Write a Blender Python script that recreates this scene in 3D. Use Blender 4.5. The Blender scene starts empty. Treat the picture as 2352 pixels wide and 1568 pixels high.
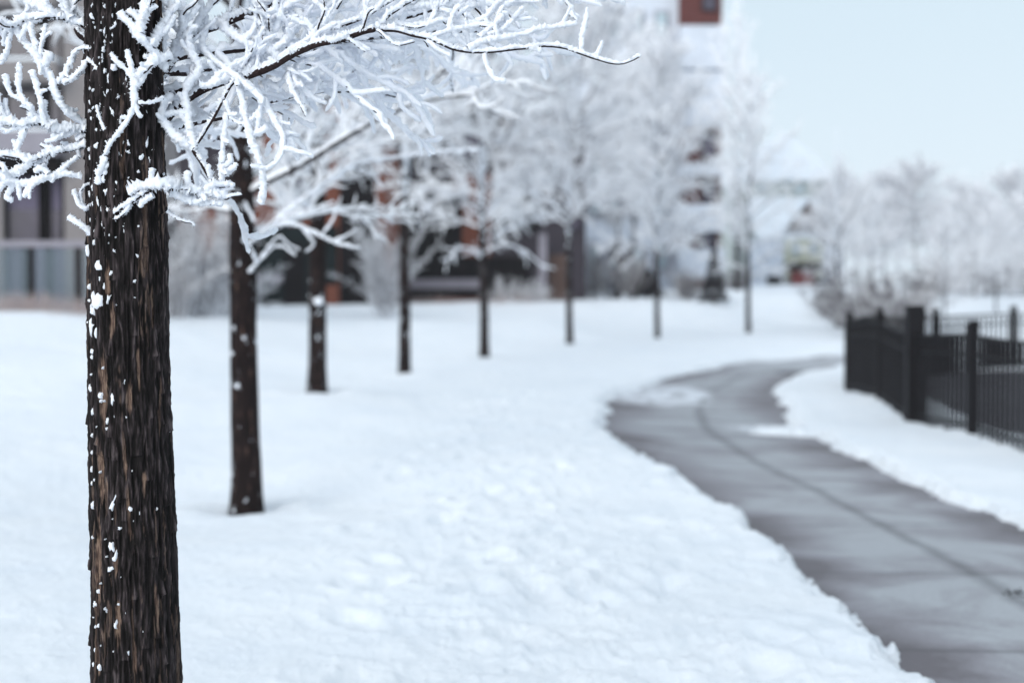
import bpy, math, random
import numpy as np
from mathutils import Vector

rng = random.Random(7)
nrng = np.random.default_rng(11)
scene = bpy.context.scene
COL = scene.collection

# ------------------------------------------------------------------ camera frame
CAM_Z = 1.5
FPX = 3267.0                       # focal length in the 2352-wide measuring frame
PITCH = math.atan(94 / FPX)
FW = np.array([0, math.cos(PITCH), -math.sin(PITCH)])
UPV = np.array([0, math.sin(PITCH), math.cos(PITCH)])
CAM = np.array([0, 0, CAM_Z])


def P(px, py, d):
    """where a measured point of the photograph lies in the world, d metres away"""
    return CAM + FW * d + np.array([1.0, 0, 0]) * ((px - 1176) / FPX * d) + UPV * ((784 - py) / FPX * d)


# ------------------------------------------------------------------ noise
_perm = np.random.default_rng(3).permutation(256)
_perm = np.concatenate([_perm, _perm, _perm])
_grad = np.random.default_rng(4).normal(size=(256, 3))
_grad /= np.linalg.norm(_grad, axis=1)[:, None]


def noise3(x, y, z):
    x, y, z = np.broadcast_arrays(np.asarray(x, float), np.asarray(y, float), np.asarray(z, float))
    xi, yi, zi = np.floor(x).astype(int), np.floor(y).astype(int), np.floor(z).astype(int)
    fx, fy, fz = x - xi, y - yi, z - zi
    u, v, w = [t * t * t * (t * (t * 6 - 15) + 10) for t in (fx, fy, fz)]
    out = 0
    for dx in (0, 1):
        for dy in (0, 1):
            for dz in (0, 1):
                h = _perm[_perm[_perm[(xi + dx) & 255] + ((yi + dy) & 255)] + ((zi + dz) & 255)]
                g = _grad[h]
                dot = g[..., 0] * (fx - dx) + g[..., 1] * (fy - dy) + g[..., 2] * (fz - dz)
                out = out + dot * (u if dx else 1 - u) * (v if dy else 1 - v) * (w if dz else 1 - w)
    return out * 1.6


def fbm(x, y, z, oct=4, gain=0.5):
    a, s, f = 1.0, 0, 1.0
    for i in range(oct):
        s = s + a * noise3(x * f + 17 * i, y * f + 5 * i, z * f)
        a *= gain
        f *= 2.03
    return s


def sstep(a, b, x):
    t = np.clip((x - a) / (b - a), 0, 1)
    return t * t * (3 - 2 * t)


# ------------------------------------------------------------------ materials
def new_mat(name):
    m = bpy.data.materials.new(name)
    m.use_nodes = True
    nt = m.node_tree
    return m, nt, nt.nodes['Principled BSDF']


def node(nt, t, **kw):
    n = nt.nodes.new(t)
    for k, v in kw.items():
        if k in n.inputs.keys():
            n.inputs[k].default_value = v
        else:
            setattr(n, k, v)
    return n


def ramp(nt, stops):
    n = nt.nodes.new('ShaderNodeValToRGB')
    cr = n.color_ramp
    while len(cr.elements) < len(stops):
        cr.elements.new(0.5)
    for e, (p, c) in zip(cr.elements, stops):
        e.position = p
        e.color = (*c, 1)
    return n


def noise_node(nt, scale, detail=4, rough=0.55, vec=None, dist=0.0):
    n = node(nt, 'ShaderNodeTexNoise')
    n.inputs['Scale'].default_value = scale
    n.inputs['Detail'].default_value = detail
    n.inputs['Roughness'].default_value = rough
    n.inputs['Distortion'].default_value = dist
    if vec is not None:
        nt.links.new(vec, n.inputs['Vector'])
    return n


def obj_coords(nt, scale=(1, 1, 1)):
    tc = node(nt, 'ShaderNodeTexCoord')
    mp = node(nt, 'ShaderNodeMapping')
    mp.inputs['Scale'].default_value = scale
    nt.links.new(tc.outputs['Object'], mp.inputs['Vector'])
    return mp.outputs['Vector']


def add_bump(nt, bsdf, hsock, strength, dist):
    b = node(nt, 'ShaderNodeBump')
    b.inputs['Strength'].default_value = strength
    b.inputs['Distance'].default_value = dist
    nt.links.new(hsock, b.inputs['Height'])
    nt.links.new(b.outputs['Normal'], bsdf.inputs['Normal'])
    return b


def simple_mat(name, col, rough=0.7, var=0.25, scale=3.0, metallic=0.0, spec=0.3, stretch=(1, 1, 1)):
    m, nt, b = new_mat(name)
    v = obj_coords(nt, stretch)
    n = noise_node(nt, scale, 5, 0.6, v)
    lo = tuple(max(0, c * (1 - var)) for c in col)
    hi = tuple(min(1, c * (1 + var)) for c in col)
    r = ramp(nt, [(0.3, lo), (0.7, hi)])
    nt.links.new(n.outputs['Fac'], r.inputs['Fac'])
    nt.links.new(r.outputs['Color'], b.inputs['Base Color'])
    b.inputs['Roughness'].default_value = rough
    b.inputs['Metallic'].default_value = metallic
    b.inputs['Specular IOR Level'].default_value = spec
    return m


def mat_snow():
    m, nt, b = new_mat('snow')
    v = obj_coords(nt)
    n = noise_node(nt, 1.3, 5, 0.6, v)
    r = ramp(nt, [(0.3, (0.79, 0.84, 0.90)), (0.7, (0.86, 0.895, 0.935))])
    nt.links.new(n.outputs['Fac'], r.inputs['Fac'])
    nt.links.new(r.outputs['Color'], b.inputs['Base Color'])
    b.inputs['Roughness'].default_value = 0.75
    b.inputs['Specular IOR Level'].default_value = 0.2
    n2 = noise_node(nt, 22, 8, 0.75, v)
    add_bump(nt, b, n2.outputs['Fac'], 0.6, 0.03)
    return m


def mat_frost():
    m, nt, b = new_mat('frost')
    v = obj_coords(nt)
    n = noise_node(nt, 45, 4, 0.6, v)
    r = ramp(nt, [(0.3, (0.84, 0.87, 0.94)), (0.7, (0.92, 0.94, 0.98))])
    nt.links.new(n.outputs['Fac'], r.inputs['Fac'])
    nt.links.new(r.outputs['Color'], b.inputs['Base Color'])
    b.inputs['Roughness'].default_value = 0.7
    b.inputs['Specular IOR Level'].default_value = 0.25
    n2 = noise_node(nt, 260, 5, 0.7, v)
    add_bump(nt, b, n2.outputs['Fac'], 0.6, 0.004)
    return m


def mat_far_branch(name, bark, thr):
    """frost lying on bark: the sides and tops are coated, part of the underside stays bare"""
    m, nt, b = new_mat(name)
    g = node(nt, 'ShaderNodeNewGeometry')
    sx = node(nt, 'ShaderNodeSeparateXYZ')
    nt.links.new(g.outputs['Normal'], sx.inputs[0])
    v = obj_coords(nt)
    n = noise_node(nt, 9, 3, 0.6, v)
    mad = node(nt, 'ShaderNodeMath', operation='MULTIPLY_ADD')
    nt.links.new(n.outputs['Fac'], mad.inputs[0])
    mad.inputs[1].default_value = 1.6
    nt.links.new(sx.outputs['Z'], mad.inputs[2])
    mr = node(nt, 'ShaderNodeMapRange')
    mr.inputs['From Min'].default_value = thr
    mr.inputs['From Max'].default_value = thr + 0.25
    nt.links.new(mad.outputs[0], mr.inputs['Value'])
    mx = node(nt, 'ShaderNodeMix', data_type='RGBA')
    mx.inputs['A'].default_value = (*bark, 1)
    mx.inputs['B'].default_value = (0.93, 0.94, 0.97, 1)
    nt.links.new(mr.outputs['Result'], mx.inputs['Factor'])
    nt.links.new(mx.outputs['Result'], b.inputs['Base Color'])
    b.inputs['Roughness'].default_value = 0.75
    b.inputs['Specular IOR Level'].default_value = 0.2
    return m


def mat_bark_near():
    m, nt, b = new_mat('bark_near')
    hgt = node(nt, 'ShaderNodeAttribute', attribute_name='relief')
    stk = node(nt, 'ShaderNodeAttribute', attribute_name='inner_bark')
    v = obj_coords(nt, (1, 1, 0.12))
    n = noise_node(nt, 150, 6, 0.7, v)
    vf = obj_coords(nt, (1, 1, 0.5))
    n3 = noise_node(nt, 420, 4, 0.7, vf)
    mad = node(nt, 'ShaderNodeMath', operation='MULTIPLY_ADD')
    nt.links.new(n.outputs['Fac'], mad.inputs[0])
    mad.inputs[1].default_value = 0.55
    nt.links.new(hgt.outputs['Fac'], mad.inputs[2])
    r = ramp(nt, [(0.28, (0.004, 0.003, 0.003)), (0.48, (0.013, 0.010, 0.010)), (0.64, (0.036, 0.028, 0.029)), (0.80, (0.095, 0.076, 0.078))])
    nt.links.new(mad.outputs[0], r.inputs['Fac'])
    r2 = ramp(nt, [(0.28, (0.03, 0.018, 0.014)), (0.46, (0.11, 0.07, 0.055)), (0.62, (0.27, 0.185, 0.135))])
    nt.links.new(n.outputs['Fac'], r2.inputs['Fac'])
    mx = node(nt, 'ShaderNodeMix', data_type='RGBA')
    nt.links.new(stk.outputs['Fac'], mx.inputs['Factor'])
    nt.links.new(r.outputs['Color'], mx.inputs['A'])
    nt.links.new(r2.outputs['Color'], mx.inputs['B'])
    nt.links.new(mx.outputs['Result'], b.inputs['Base Color'])
    b.inputs['Roughness'].default_value = 0.85
    b.inputs['Specular IOR Level'].default_value = 0.2
    sm = node(nt, 'ShaderNodeMath', operation='ADD')
    nt.links.new(n.outputs['Fac'], sm.inputs[0])
    nt.links.new(n3.outputs['Fac'], sm.inputs[1])
    add_bump(nt, b, sm.outputs[0], 0.8, 0.004)
    return m


def mat_bark_far():
    m, nt, b = new_mat('bark_far')
    v = obj_coords(nt, (1, 1, 0.15))
    n = noise_node(nt, 42, 5, 0.65, v)
    r = ramp(nt, [(0.3, (0.006, 0.004, 0.004)), (0.58, (0.017, 0.011, 0.011)), (0.64, (0.055, 0.034, 0.028)), (0.74, (0.17, 0.105, 0.07))])
    nt.links.new(n.outputs['Fac'], r.inputs['Fac'])
    v2 = obj_coords(nt, (1, 1, 0.6))
    n2 = noise_node(nt, 16, 4, 0.6, v2)
    r2 = ramp(nt, [(0.645, (0, 0, 0)), (0.67, (1, 1, 1))])
    tc = node(nt, 'ShaderNodeTexCoord')
    sx = node(nt, 'ShaderNodeSeparateXYZ')
    nt.links.new(tc.outputs['Object'], sx.inputs[0])
    mh = node(nt, 'ShaderNodeMapRange')
    mh.inputs['From Min'].default_value = 2.2
    mh.inputs['From Max'].default_value = 4.0
    mh.inputs['To Max'].default_value = 0.24
    nt.links.new(sx.outputs['Z'], mh.inputs['Value'])
    ad = node(nt, 'ShaderNodeMath', operation='ADD')
    nt.links.new(n2.outputs['Fac'], ad.inputs[0])
    nt.links.new(mh.outputs['Result'], ad.inputs[1])
    nt.links.new(ad.outputs[0], r2.inputs['Fac'])
    mx = node(nt, 'ShaderNodeMix', data_type='RGBA')
    nt.links.new(r2.outputs['Color'], mx.inputs['Factor'])
    nt.links.new(r.outputs['Color'], mx.inputs['A'])
    mx.inputs['B'].default_value = (0.8, 0.84, 0.9, 1)
    nt.links.new(mx.outputs['Result'], b.inputs['Base Color'])
    b.inputs['Roughness'].default_value = 0.9
    b.inputs['Specular IOR Level'].default_value = 0.15
    add_bump(nt, b, n.outputs['Fac'], 0.8, 0.02)
    return m


def mat_path():
    m, nt, b = new_mat('concrete_path')
    al = node(nt, 'ShaderNodeAttribute', attribute_name='along')
    ac = node(nt, 'ShaderNodeAttribute', attribute_name='across')
    du = node(nt, 'ShaderNodeAttribute', attribute_name='dusting')
    cmb = node(nt, 'ShaderNodeCombineXYZ')
    nt.links.new(ac.outputs['Fac'], cmb.inputs[0])
    nt.links.new(al.outputs['Fac'], cmb.inputs[1])
    v = obj_coords(nt)
    # wet and dry concrete in broad streaks
    mp = node(nt, 'ShaderNodeMapping')
    mp.inputs['Scale'].default_value = (0.75, 1.0, 1)
    mp.inputs['Rotation'].default_value = (0, 0, 0.25)
    nt.links.new(cmb.outputs[0], mp.inputs['Vector'])
    n = noise_node(nt, 1.25, 6, 0.6, mp.outputs['Vector'], 0.8)
    # wetter towards the two snow edges, where the melt runs
    ab = node(nt, 'ShaderNodeMath', operation='ABSOLUTE')
    nt.links.new(ac.outputs['Fac'], ab.inputs[0])
    mr = node(nt, 'ShaderNodeMapRange')
    mr.inputs['From Min'].default_value = 0.45
    mr.inputs['From Max'].default_value = 1.0
    mr.inputs['To Max'].default_value = 0.24
    nt.links.new(ab.outputs[0], mr.inputs['Value'])
    sub = node(nt, 'ShaderNodeMath', operation='SUBTRACT')
    nt.links.new(n.outputs['Fac'], sub.inputs[0])
    nt.links.new(mr.outputs['Result'], sub.inputs[1])
    r = ramp(nt, [(0.20, (0.105, 0.092, 0.105)), (0.36, (0.235, 0.23, 0.256)), (0.54, (0.37, 0.39, 0.42))])
    nt.links.new(sub.outputs[0], r.inputs['Fac'])
    nf = noise_node(nt, 55, 6, 0.7, v)
    rf = ramp(nt, [(0.25, (0.80, 0.80, 0.80)), (0.75, (1.12, 1.12, 1.12))])
    nt.links.new(nf.outputs['Fac'], rf.inputs['Fac'])
    mul = node(nt, 'ShaderNodeMix', data_type='RGBA', blend_type='MULTIPLY')
    mul.inputs['Factor'].default_value = 1
    nt.links.new(r.outputs['Color'], mul.inputs['A'])
    nt.links.new(rf.outputs['Color'], mul.inputs['B'])
    # joints: one down the middle, one every 1.75 m across
    wob = noise_node(nt, 3.0, 3, 0.5, v)
    wobm = node(nt, 'ShaderNodeMath', operation='MULTIPLY_ADD')
    nt.links.new(wob.outputs['Fac'], wobm.inputs[0])
    wobm.inputs[1].default_value = 0.14
    nt.links.new(ac.outputs['Fac'], wobm.inputs[2])
    c0 = node(nt, 'ShaderNodeMath', operation='SUBTRACT')
    nt.links.new(wobm.outputs[0], c0.inputs[0])
    c0.inputs[1].default_value = 0.12
    c1 = node(nt, 'ShaderNodeMath', operation='ABSOLUTE')
    nt.links.new(c0.outputs[0], c1.inputs[0])
    c2 = node(nt, 'ShaderNodeMapRange')
    c2.inputs['From Min'].default_value = 0.0
    c2.inputs['From Max'].default_value = 0.10
    c2.inputs['To Min'].default_value = 0.58
    c2.inputs['To Max'].default_value = 1.0
    nt.links.new(c1.outputs[0], c2.inputs['Value'])
    md = node(nt, 'ShaderNodeMath', operation='PINGPONG')
    nt.links.new(al.outputs['Fac'], md.inputs[0])
    md.inputs[1].default_value = 0.86
    m2 = node(nt, 'ShaderNodeMapRange')
    m2.inputs['From Min'].default_value = 0.008
    m2.inputs['From Max'].default_value = 0.04
    m2.inputs['To Min'].default_value = 0.66
    m2.inputs['To Max'].default_value = 1.0
    nt.links.new(md.outputs[0], m2.inputs['Value'])
    mm = node(nt, 'ShaderNodeMath', operation='MULTIPLY')
    nt.links.new(c2.outputs['Result'], mm.inputs[0])
    nt.links.new(m2.outputs['Result'], mm.inputs[1])
    mul2 = node(nt, 'ShaderNodeMix', data_type='RGBA', blend_type='MULTIPLY')
    mul2.inputs['Factor'].default_value = 1
    nt.links.new(mul.outputs['Result'], mul2.inputs['A'])
    nt.links.new(mm.outputs[0], mul2.inputs['B'])
    # a dusting of snow
    nd = noise_node(nt, 2.6, 5, 0.7, v)
    dm = node(nt, 'ShaderNodeMath', operation='MULTIPLY')
    nt.links.new(du.outputs['Fac'], dm.inputs[0])
    rd = ramp(nt, [(0.42, (0.1, 0.1, 0.1)), (0.50, (1, 1, 1))])
    nt.links.new(nd.outputs['Fac'], rd.inputs['Fac'])
    nt.links.new(rd.outputs['Color'], dm.inputs[1])
    mx = node(nt, 'ShaderNodeMix', data_type='RGBA')
    sd_ = node(nt, 'ShaderNodeMapRange')
    sd_.inputs['From Min'].default_value = 0.18
    sd_.inputs['From Max'].default_value = 0.62
    sd_.inputs['To Max'].default_value = 0.85
    nt.links.new(dm.outputs[0], sd_.inputs['Value'])
    nt.links.new(sd_.outputs['Result'], mx.inputs['Factor'])
    nt.links.new(mul2.outputs['Result'], mx.inputs['A'])
    mx.inputs['B'].default_value = (0.72, 0.76, 0.82, 1)
    nt.links.new(mx.outputs['Result'], b.inputs['Base Color'])
    rr = node(nt, 'ShaderNodeMapRange')
    rr.inputs['From Min'].default_value = 0.25
    rr.inputs['From Max'].default_value = 0.55
    rr.inputs['To Min'].default_value = 0.5
    rr.inputs['To Max'].default_value = 0.8
    nt.links.new(sub.outputs[0], rr.inputs['Value'])
    nt.links.new(rr.outputs['Result'], b.inputs['Roughness'])
    b.inputs['Specular IOR Level'].default_value = 0.3
    add_bump(nt, b, nf.outputs['Fac'], 0.3, 0.006)
    return m


def mat_brick(name, c1, c2, mortar, scale=5.0):
    m, nt, b = new_mat(name)
    v = obj_coords(nt)
    t = node(nt, 'ShaderNodeTexBrick')
    mp = node(nt, 'ShaderNodeMapping')
    mp.inputs['Rotation'].default_value = (math.radians(90), 0, 0)
    nt.links.new(v, mp.inputs['Vector'])
    nt.links.new(mp.outputs['Vector'], t.inputs['Vector'])
    t.inputs['Scale'].default_value = scale
    t.inputs['Color1'].default_value = (*c1, 1)
    t.inputs['Color2'].default_value = (*c2, 1)
    t.inputs['Mortar'].default_value = (*mortar, 1)
    t.inputs['Mortar Size'].default_value = 0.012
    nt.links.new(t.outputs['Color'], b.inputs['Base Color'])
    b.inputs['Roughness'].default_value = 0.9
    return m


def mat_glass(name, tint, rough=0.08):
    m, nt, b = new_mat(name)
    v = obj_coords(nt)
    n = noise_node(nt, 0.8, 3, 0.5, v)
    r = ramp(nt, [(0.35, tuple(c * 0.7 for c in tint)), (0.65, tuple(min(1, c * 1.3) for c in tint))])
    nt.links.new(n.outputs['Fac'], r.inputs['Fac'])
    nt.links.new(r.outputs['Color'], b.inputs['Base Color'])
    b.inputs['Roughness'].default_value = rough
    b.inputs['Specular IOR Level'].default_value = 0.6
    return m


M = {}
M['snow'] = mat_snow()
M['frost'] = mat_frost()
M['bark'] = mat_bark_near()
M['bark_far'] = mat_bark_far()
M['branch_bark'] = simple_mat('branch_bark', (0.026, 0.017, 0.017), 0.9, 0.5, 120, spec=0.15)
M['twig_far'] = mat_far_branch('twig_far', (0.05, 0.038, 0.044), -0.18)
M['twig_haze'] = mat_far_branch('twig_haze_tint', (0.085, 0.075, 0.095), -0.20)  # fuller frost; paler bark has distance haze put into its colour
M['limb_far'] = mat_far_branch('limb_far', (0.03, 0.021, 0.023), 0.42)
M['shrub_white'] = mat_far_branch('shrub_twig_white', (0.07, 0.055, 0.063), 0.40)
M['shrub'] = mat_far_branch('shrub_twig', (0.06, 0.045, 0.053), 0.86)
M['path'] = mat_path()
M['asphalt'] = simple_mat('wet_asphalt', (0.035, 0.03, 0.04), 0.6, 0.35, 0.8, spec=0.3)
M['fence'] = simple_mat('black_metal', (0.008, 0.007, 0.009), 0.65, 0.4, 30, metallic=0.0, spec=0.2)
M['beige'] = simple_mat('beige_render', (0.235, 0.215, 0.215), 0.9, 0.07, 1.5)
M['concrete'] = simple_mat('pale_concrete', (0.27, 0.255, 0.29), 0.9, 0.10, 2.0)
M['darkpanel'] = simple_mat('dark_panel', (0.008, 0.006, 0.007), 0.8, 0.3, 2, spec=0.1)
M['dkgreen'] = simple_mat('dark_green_panel', (0.009, 0.014, 0.015), 0.8, 0.3, 2, spec=0.1)
M['window'] = mat_glass('window_glass', (0.06, 0.05, 0.075), 0.2)
M['curtain'] = simple_mat('curtain', (0.13, 0.115, 0.165), 0.9, 0.15, 3, stretch=(6, 1, 0.3))
M['teal'] = mat_glass('teal_glass', (0.34, 0.42, 0.46), 0.25)
M['orange'] = mat_brick('orange_brick', (0.20, 0.052, 0.024), (0.14, 0.038, 0.02), (0.13, 0.08, 0.065))
M['brick'] = mat_brick('red_brick', (0.115, 0.022, 0.016), (0.07, 0.014, 0.013), (0.10, 0.055, 0.05))
M['greywall'] = simple_mat('grey_violet_wall', (0.04, 0.033, 0.042), 0.85, 0.15, 1.2)
M['paleblue'] = simple_mat('pale_cladding', (0.58, 0.62, 0.69), 0.85, 0.08, 0.8)
M['greygreen'] = simple_mat('grey_green_siding', (0.42, 0.45, 0.43), 0.85, 0.1, 1.5, stretch=(0.2, 0.2, 6))
M['yellowgreen'] = simple_mat('pale_yellow_siding', (0.50, 0.51, 0.40), 0.85, 0.08, 1.5, stretch=(0.2, 0.2, 6))
M['brownwood'] = simple_mat('brown_wood', (0.10, 0.062, 0.05), 0.85, 0.25, 6)
M['redpaint'] = simple_mat('red_paint', (0.17, 0.03, 0.028), 0.6, 0.2, 3)
M['drygrass'] = simple_mat('dry_grass', (0.40, 0.33, 0.32), 0.9, 0.35, 12)
M['needles'] = simple_mat('dark_needles', (0.028, 0.025, 0.032), 0.85, 0.5, 15)
M['grate'] = simple_mat('rust_dark', (0.012, 0.008, 0.008), 0.8, 0.3, 20)


def mat_railglass():
    m, nt, b = new_mat('railing_glass')
    b.inputs['Base Color'].default_value = (0.16, 0.21, 0.245, 1)
    b.inputs['Roughness'].default_value = 0.1
    b.inputs['Alpha'].default_value = 0.38
    return m


M['railglass'] = mat_railglass()


# ------------------------------------------------------------------ object helpers
def link(o, parent=None):
    COL.objects.link(o)
    if parent is not None:
        o.parent = parent
    return o


def tag(o, label=None, cat=None, group=None, kind=None):
    if label: o['label'] = label
    if cat: o['category'] = cat
    if group: o['group'] = group
    if kind: o['kind'] = kind
    return o


def thing(name, loc, label, cat, group=None, rz=0.0):
    o = bpy.data.objects.new(name, None)
    o.empty_display_size = 0.3
    o.location = loc
    o.rotation_euler = (0, 0, rz)
    link(o)
    return tag(o, label, cat, group)


def mesh_np(name, V, F, mats, midx=None, smooth=True, attrs=None):
    """mesh from numpy quads/tris (F is a list of (n,k) arrays)"""
    me = bpy.data.meshes.new(name)
    if not isinstance(F, list):
        F = [F]
    F = [f for f in F if len(f)]
    loops = np.concatenate([f.ravel() for f in F]).astype(np.int32)
    tot = np.concatenate([np.full(len(f), f.shape[1]) for f in F]).astype(np.int32)
    start = np.concatenate([[0], np.cumsum(tot)[:-1]]).astype(np.int32)
    me.vertices.add(len(V))
    me.vertices.foreach_set('co', np.asarray(V, np.float32).ravel())
    me.loops.add(len(loops))
    me.loops.foreach_set('vertex_index', loops)
    me.polygons.add(len(tot))
    me.polygons.foreach_set('loop_start', start)
    me.polygons.foreach_set('loop_total', tot)
    if midx is not None:
        me.polygons.foreach_set('material_index', np.asarray(midx, np.int32))
    me.polygons.foreach_set('use_smooth', np.full(len(tot), smooth))
    for m in mats:
        me.materials.append(m)
    if attrs:
        for k, a in attrs.items():
            at = me.attributes.new(k, 'FLOAT', 'POINT')
            at.data.foreach_set('value', np.asarray(a, np.float32))
    me.update(calc_edges=True)
    me.validate()
    return me


class MB:
    """collects boxes, prisms and tubes for one mesh"""
    def __init__(self):
        self.V, self.F, self.n = [], {}, 0

    def add(self, v, f):
        v = np.asarray(v, float)
        for face in f:
            self.F.setdefault(len(face), []).append([i + self.n for i in face])
        self.V.append(v)
        self.n += len(v)

    def box(self, x0, x1, y0, y1, z0, z1):
        v = [(x, y, z) for z in (z0, z1) for y in (y0, y1) for x in (x0, x1)]
        self.add(v, [(0, 2, 3, 1), (4, 5, 7, 6), (0, 1, 5, 4), (2, 6, 7, 3), (0, 4, 6, 2), (1, 3, 7, 5)])

    def prism(self, poly, y0, y1):
        """polygon in x,z extruded in y (counter-clockwise seen from -y)"""
        n = len(poly)
        v = [(x, y0, z) for x, z in poly] + [(x, y1, z) for x, z in poly]
        self.add(v, [tuple(range(n)), tuple(range(2 * n - 1, n - 1, -1))] +
                 [(i, i + n, (i + 1) % n + n, (i + 1) % n) for i in range(n)])

    def obox(self, p, q, w, z0, z1):
        """upright box along a ground segment p-q, w wide"""
        p, q = np.array(p[:2], float), np.array(q[:2], float)
        t = (q - p) / np.linalg.norm(q - p)
        s = np.array([-t[1], t[0]]) * w / 2
        c = [p - s, q - s, q + s, p + s]
        v = [(*k, z0) for k in c] + [(*k, z1) for k in c]
        self.add(v, [(3, 2, 1, 0), (4, 5, 6, 7), (0, 1, 5, 4), (1, 2, 6, 5), (2, 3, 7, 6), (3, 0, 4, 7)])

    def mesh(self, name, mat, smooth=False):
        V = np.concatenate(self.V)
        return mesh_np(name, V, [np.array(f) for f in self.F.values()], [mat], smooth=smooth)

    def build(self, name, mat, parent=None, smooth=False):
        return link(bpy.data.objects.new(name, self.mesh(name, mat, smooth)), parent)


def part(name, mat, parent, *boxes):
    b = MB()
    for k in boxes:
        b.box(*k)
    return b.build(name, mat, parent)


# ------------------------------------------------------------------ terrain
CTRL = np.array([
    (-1, 3.7, .05), (-1, 1, .03), (-1.93, 10.3, -.13), (-2.36, 17.2, .31), (-1.8, 24, .17), (-.6, 30.8, .17), (1.54, 37.5, .26),
    (4.5, 44, .22), (8.3, 50, .24), (12.8, 56, .32),
    (2.5, 3, 0), (2.5, 6, 0), (2.4, 9, 0), (2.3, 13, 0), (2.2, 16.6, 0), (2.6, 20, 0), (3.6, 25, 0), (5.3, 30, 0), (7.5, 35, 0), (10.5, 38, 0), (15, 41, .05),
    (5.4, 9, -.09), (5.0, 14, -.09), (5.0, 17.5, -.09), (5.6, 23.9, -.07), (8.2, 28.5, .0), (14, 31, .02), (20, 31.5, .05),
    (0.3, 6, .03), (0, 9, .03), (-.3, 13, .10), (0, 17, .16), (.3, 21, .15), (1.5, 26, .12), (3, 32, .12), (6, 39, .15), (10, 45, .2),
    (-4, 6, .08), (-6, 12, .25), (-6, 20, .62), (-10.5, 29, 1.24), (-14, 24, 1.1), (-8, 34, 1.05), (-10, 45, 1.3), (-4, 50, 1.32), (0, 55, 1.42), (-4, 40, .9), (0, 45, .95), (5, 58, 1.5), (10, 68, 2.0), (16, 80, 2.3),
    (14, 68, 1.6), (10, 25, .2), (20, 45, .8), (30, 60, 1.3), (40, 100, 1.8), (0, 120, 2.4), (-40, 60, 1.8), (60, 60, 1.4), (-40, 20, 1.0), (-20, 0, .3), (20, 0, .1), (0, -30, .1), (0, 250, 2.5), (-200, 100, 2.), (200, 100, 2.)])


def terrain(x, y):
    x, y = np.asarray(x, float), np.asarray(y, float)
    num = np.zeros_like(x)
    den = np.zeros_like(x)
    for cx, cy, cz in CTRL:
        sc = 0.5 + 0.035 * math.hypot(cx, cy)
        w = 1.0 / ((((x - cx) ** 2 + (y - cy) ** 2) / sc ** 2) + 0.35) ** 1.6
        num += w * cz
        den += w
    return num / den


# path edges: (left, right) stations
PL = [(1.75, -6), (1.72, 0), (1.68, 3), (1.63, 5.58), (1.62, 7.4), (1.60, 9.0), (1.45, 11.3), (1.27, 13.6), (1.17, 15.6), (1.19, 17.2), (1.55, 19.6), (2.4, 24), (3.6, 28), (5.3, 32.5), (8.0, 36.6), (11.5, 39.2), (16, 41.5), (24, 44)]
PR = [(3.6, -6), (3.5, 0), (3.45, 3), (3.4, 5.58), (3.35, 7.4), (3.30, 9.16), (3.20, 11.3), (3.18, 13.07), (3.22, 15), (3.36, 17.2), (3.62, 20.2), (4.35, 24.0), (5.5, 27.5), (7.3, 31.2), (9.6, 33.9), (12.6, 36), (16.8, 38), (24.6, 40.4)]


def catmull(pts, per=12):
    p = np.asarray(pts, float)
    p = np.vstack([2 * p[0] - p[1], p, 2 * p[-1] - p[-2]])
    out = []
    for i in range(1, len(p) - 2):
        t = np.linspace(0, 1, per, endpoint=False)[:, None]
        a, b, c, d = p[i - 1], p[i], p[i + 1], p[i + 2]
        out.append(0.5 * ((2 * b) + (-a + c) * t + (2 * a - 5 * b + 4 * c - d) * t ** 2 + (-a + 3 * b - 3 * c + d) * t ** 3))
    out.append(p[-2][None])
    return np.vstack(out)


def resample(p, step=None, n=None):
    d = np.concatenate([[0], np.cumsum(np.linalg.norm(np.diff(p, axis=0), axis=1))])
    if n is None:
        n = max(3, int(d[-1] / step) + 1)
    s = np.linspace(0, d[-1], n)
    return np.stack([np.interp(s, d, p[:, k]) for k in range(p.shape[1])], 1), s


LEFT, RIGHT = catmull(PL, 14), catmull(PR, 14)
MID = (LEFT + RIGHT) / 2
HALF = np.linalg.norm(RIGHT - LEFT, axis=1) / 2
ALONG = np.concatenate([[0], np.cumsum(np.linalg.norm(np.diff(MID, axis=0), axis=1))])


def path_coords(x, y):
    """signed across in half-widths, along in metres, half-width"""
    n = len(x)
    u, a, h = np.full(n, 9.0), np.zeros(n), np.ones(n)
    near = np.where((x > -2) & (x < 32) & (y > -10) & (y < 52))[0]
    for s in range(0, len(near), 20000):
        k = near[s:s + 20000]
        dx = x[k][:, None] - MID[None, :, 0]
        dy = y[k][:, None] - MID[None, :, 1]
        j = np.argmin(dx * dx + dy * dy, 1)
        e = (RIGHT - LEFT)[j]
        e = e / np.linalg.norm(e, axis=1)[:, None]
        r = np.arange(len(k))
        u[k] = (dx[r, j] * e[:, 0] + dy[r, j] * e[:, 1]) / HALF[j]
        a[k] = ALONG[j]
        h[k] = HALF[j]
    return u, a, h


def pad_dist(x, y):
    """distance outside the cleared dark court behind the fence"""
    dx = np.maximum(5.85 - x + 0.10 * np.maximum(y - 17, 0), x - 40)
    dy = np.maximum(14.6 - y, y - 29.4)
    return np.maximum(dx, dy)


def build_court():
    xs, ys = np.linspace(5.5, 41, 120), np.linspace(14, 30, 60)
    X_, Y_ = np.meshgrid(xs, ys)
    x, y = X_.ravel(), Y_.ravel()
    i = np.arange(59)[:, None] * 120
    j = np.arange(119)[None]
    F = np.stack([i + j, i + j + 1, i + 120 + j + 1, i + 120 + j], -1).reshape(-1, 4)
    o = link(bpy.data.objects.new('pavement', mesh_np('pavement', np.stack([x, y, terrain(x, y)], 1), F, [M['asphalt']])))
    tag(o, 'dark wet paving behind the picket fence', kind='structure')


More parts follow.
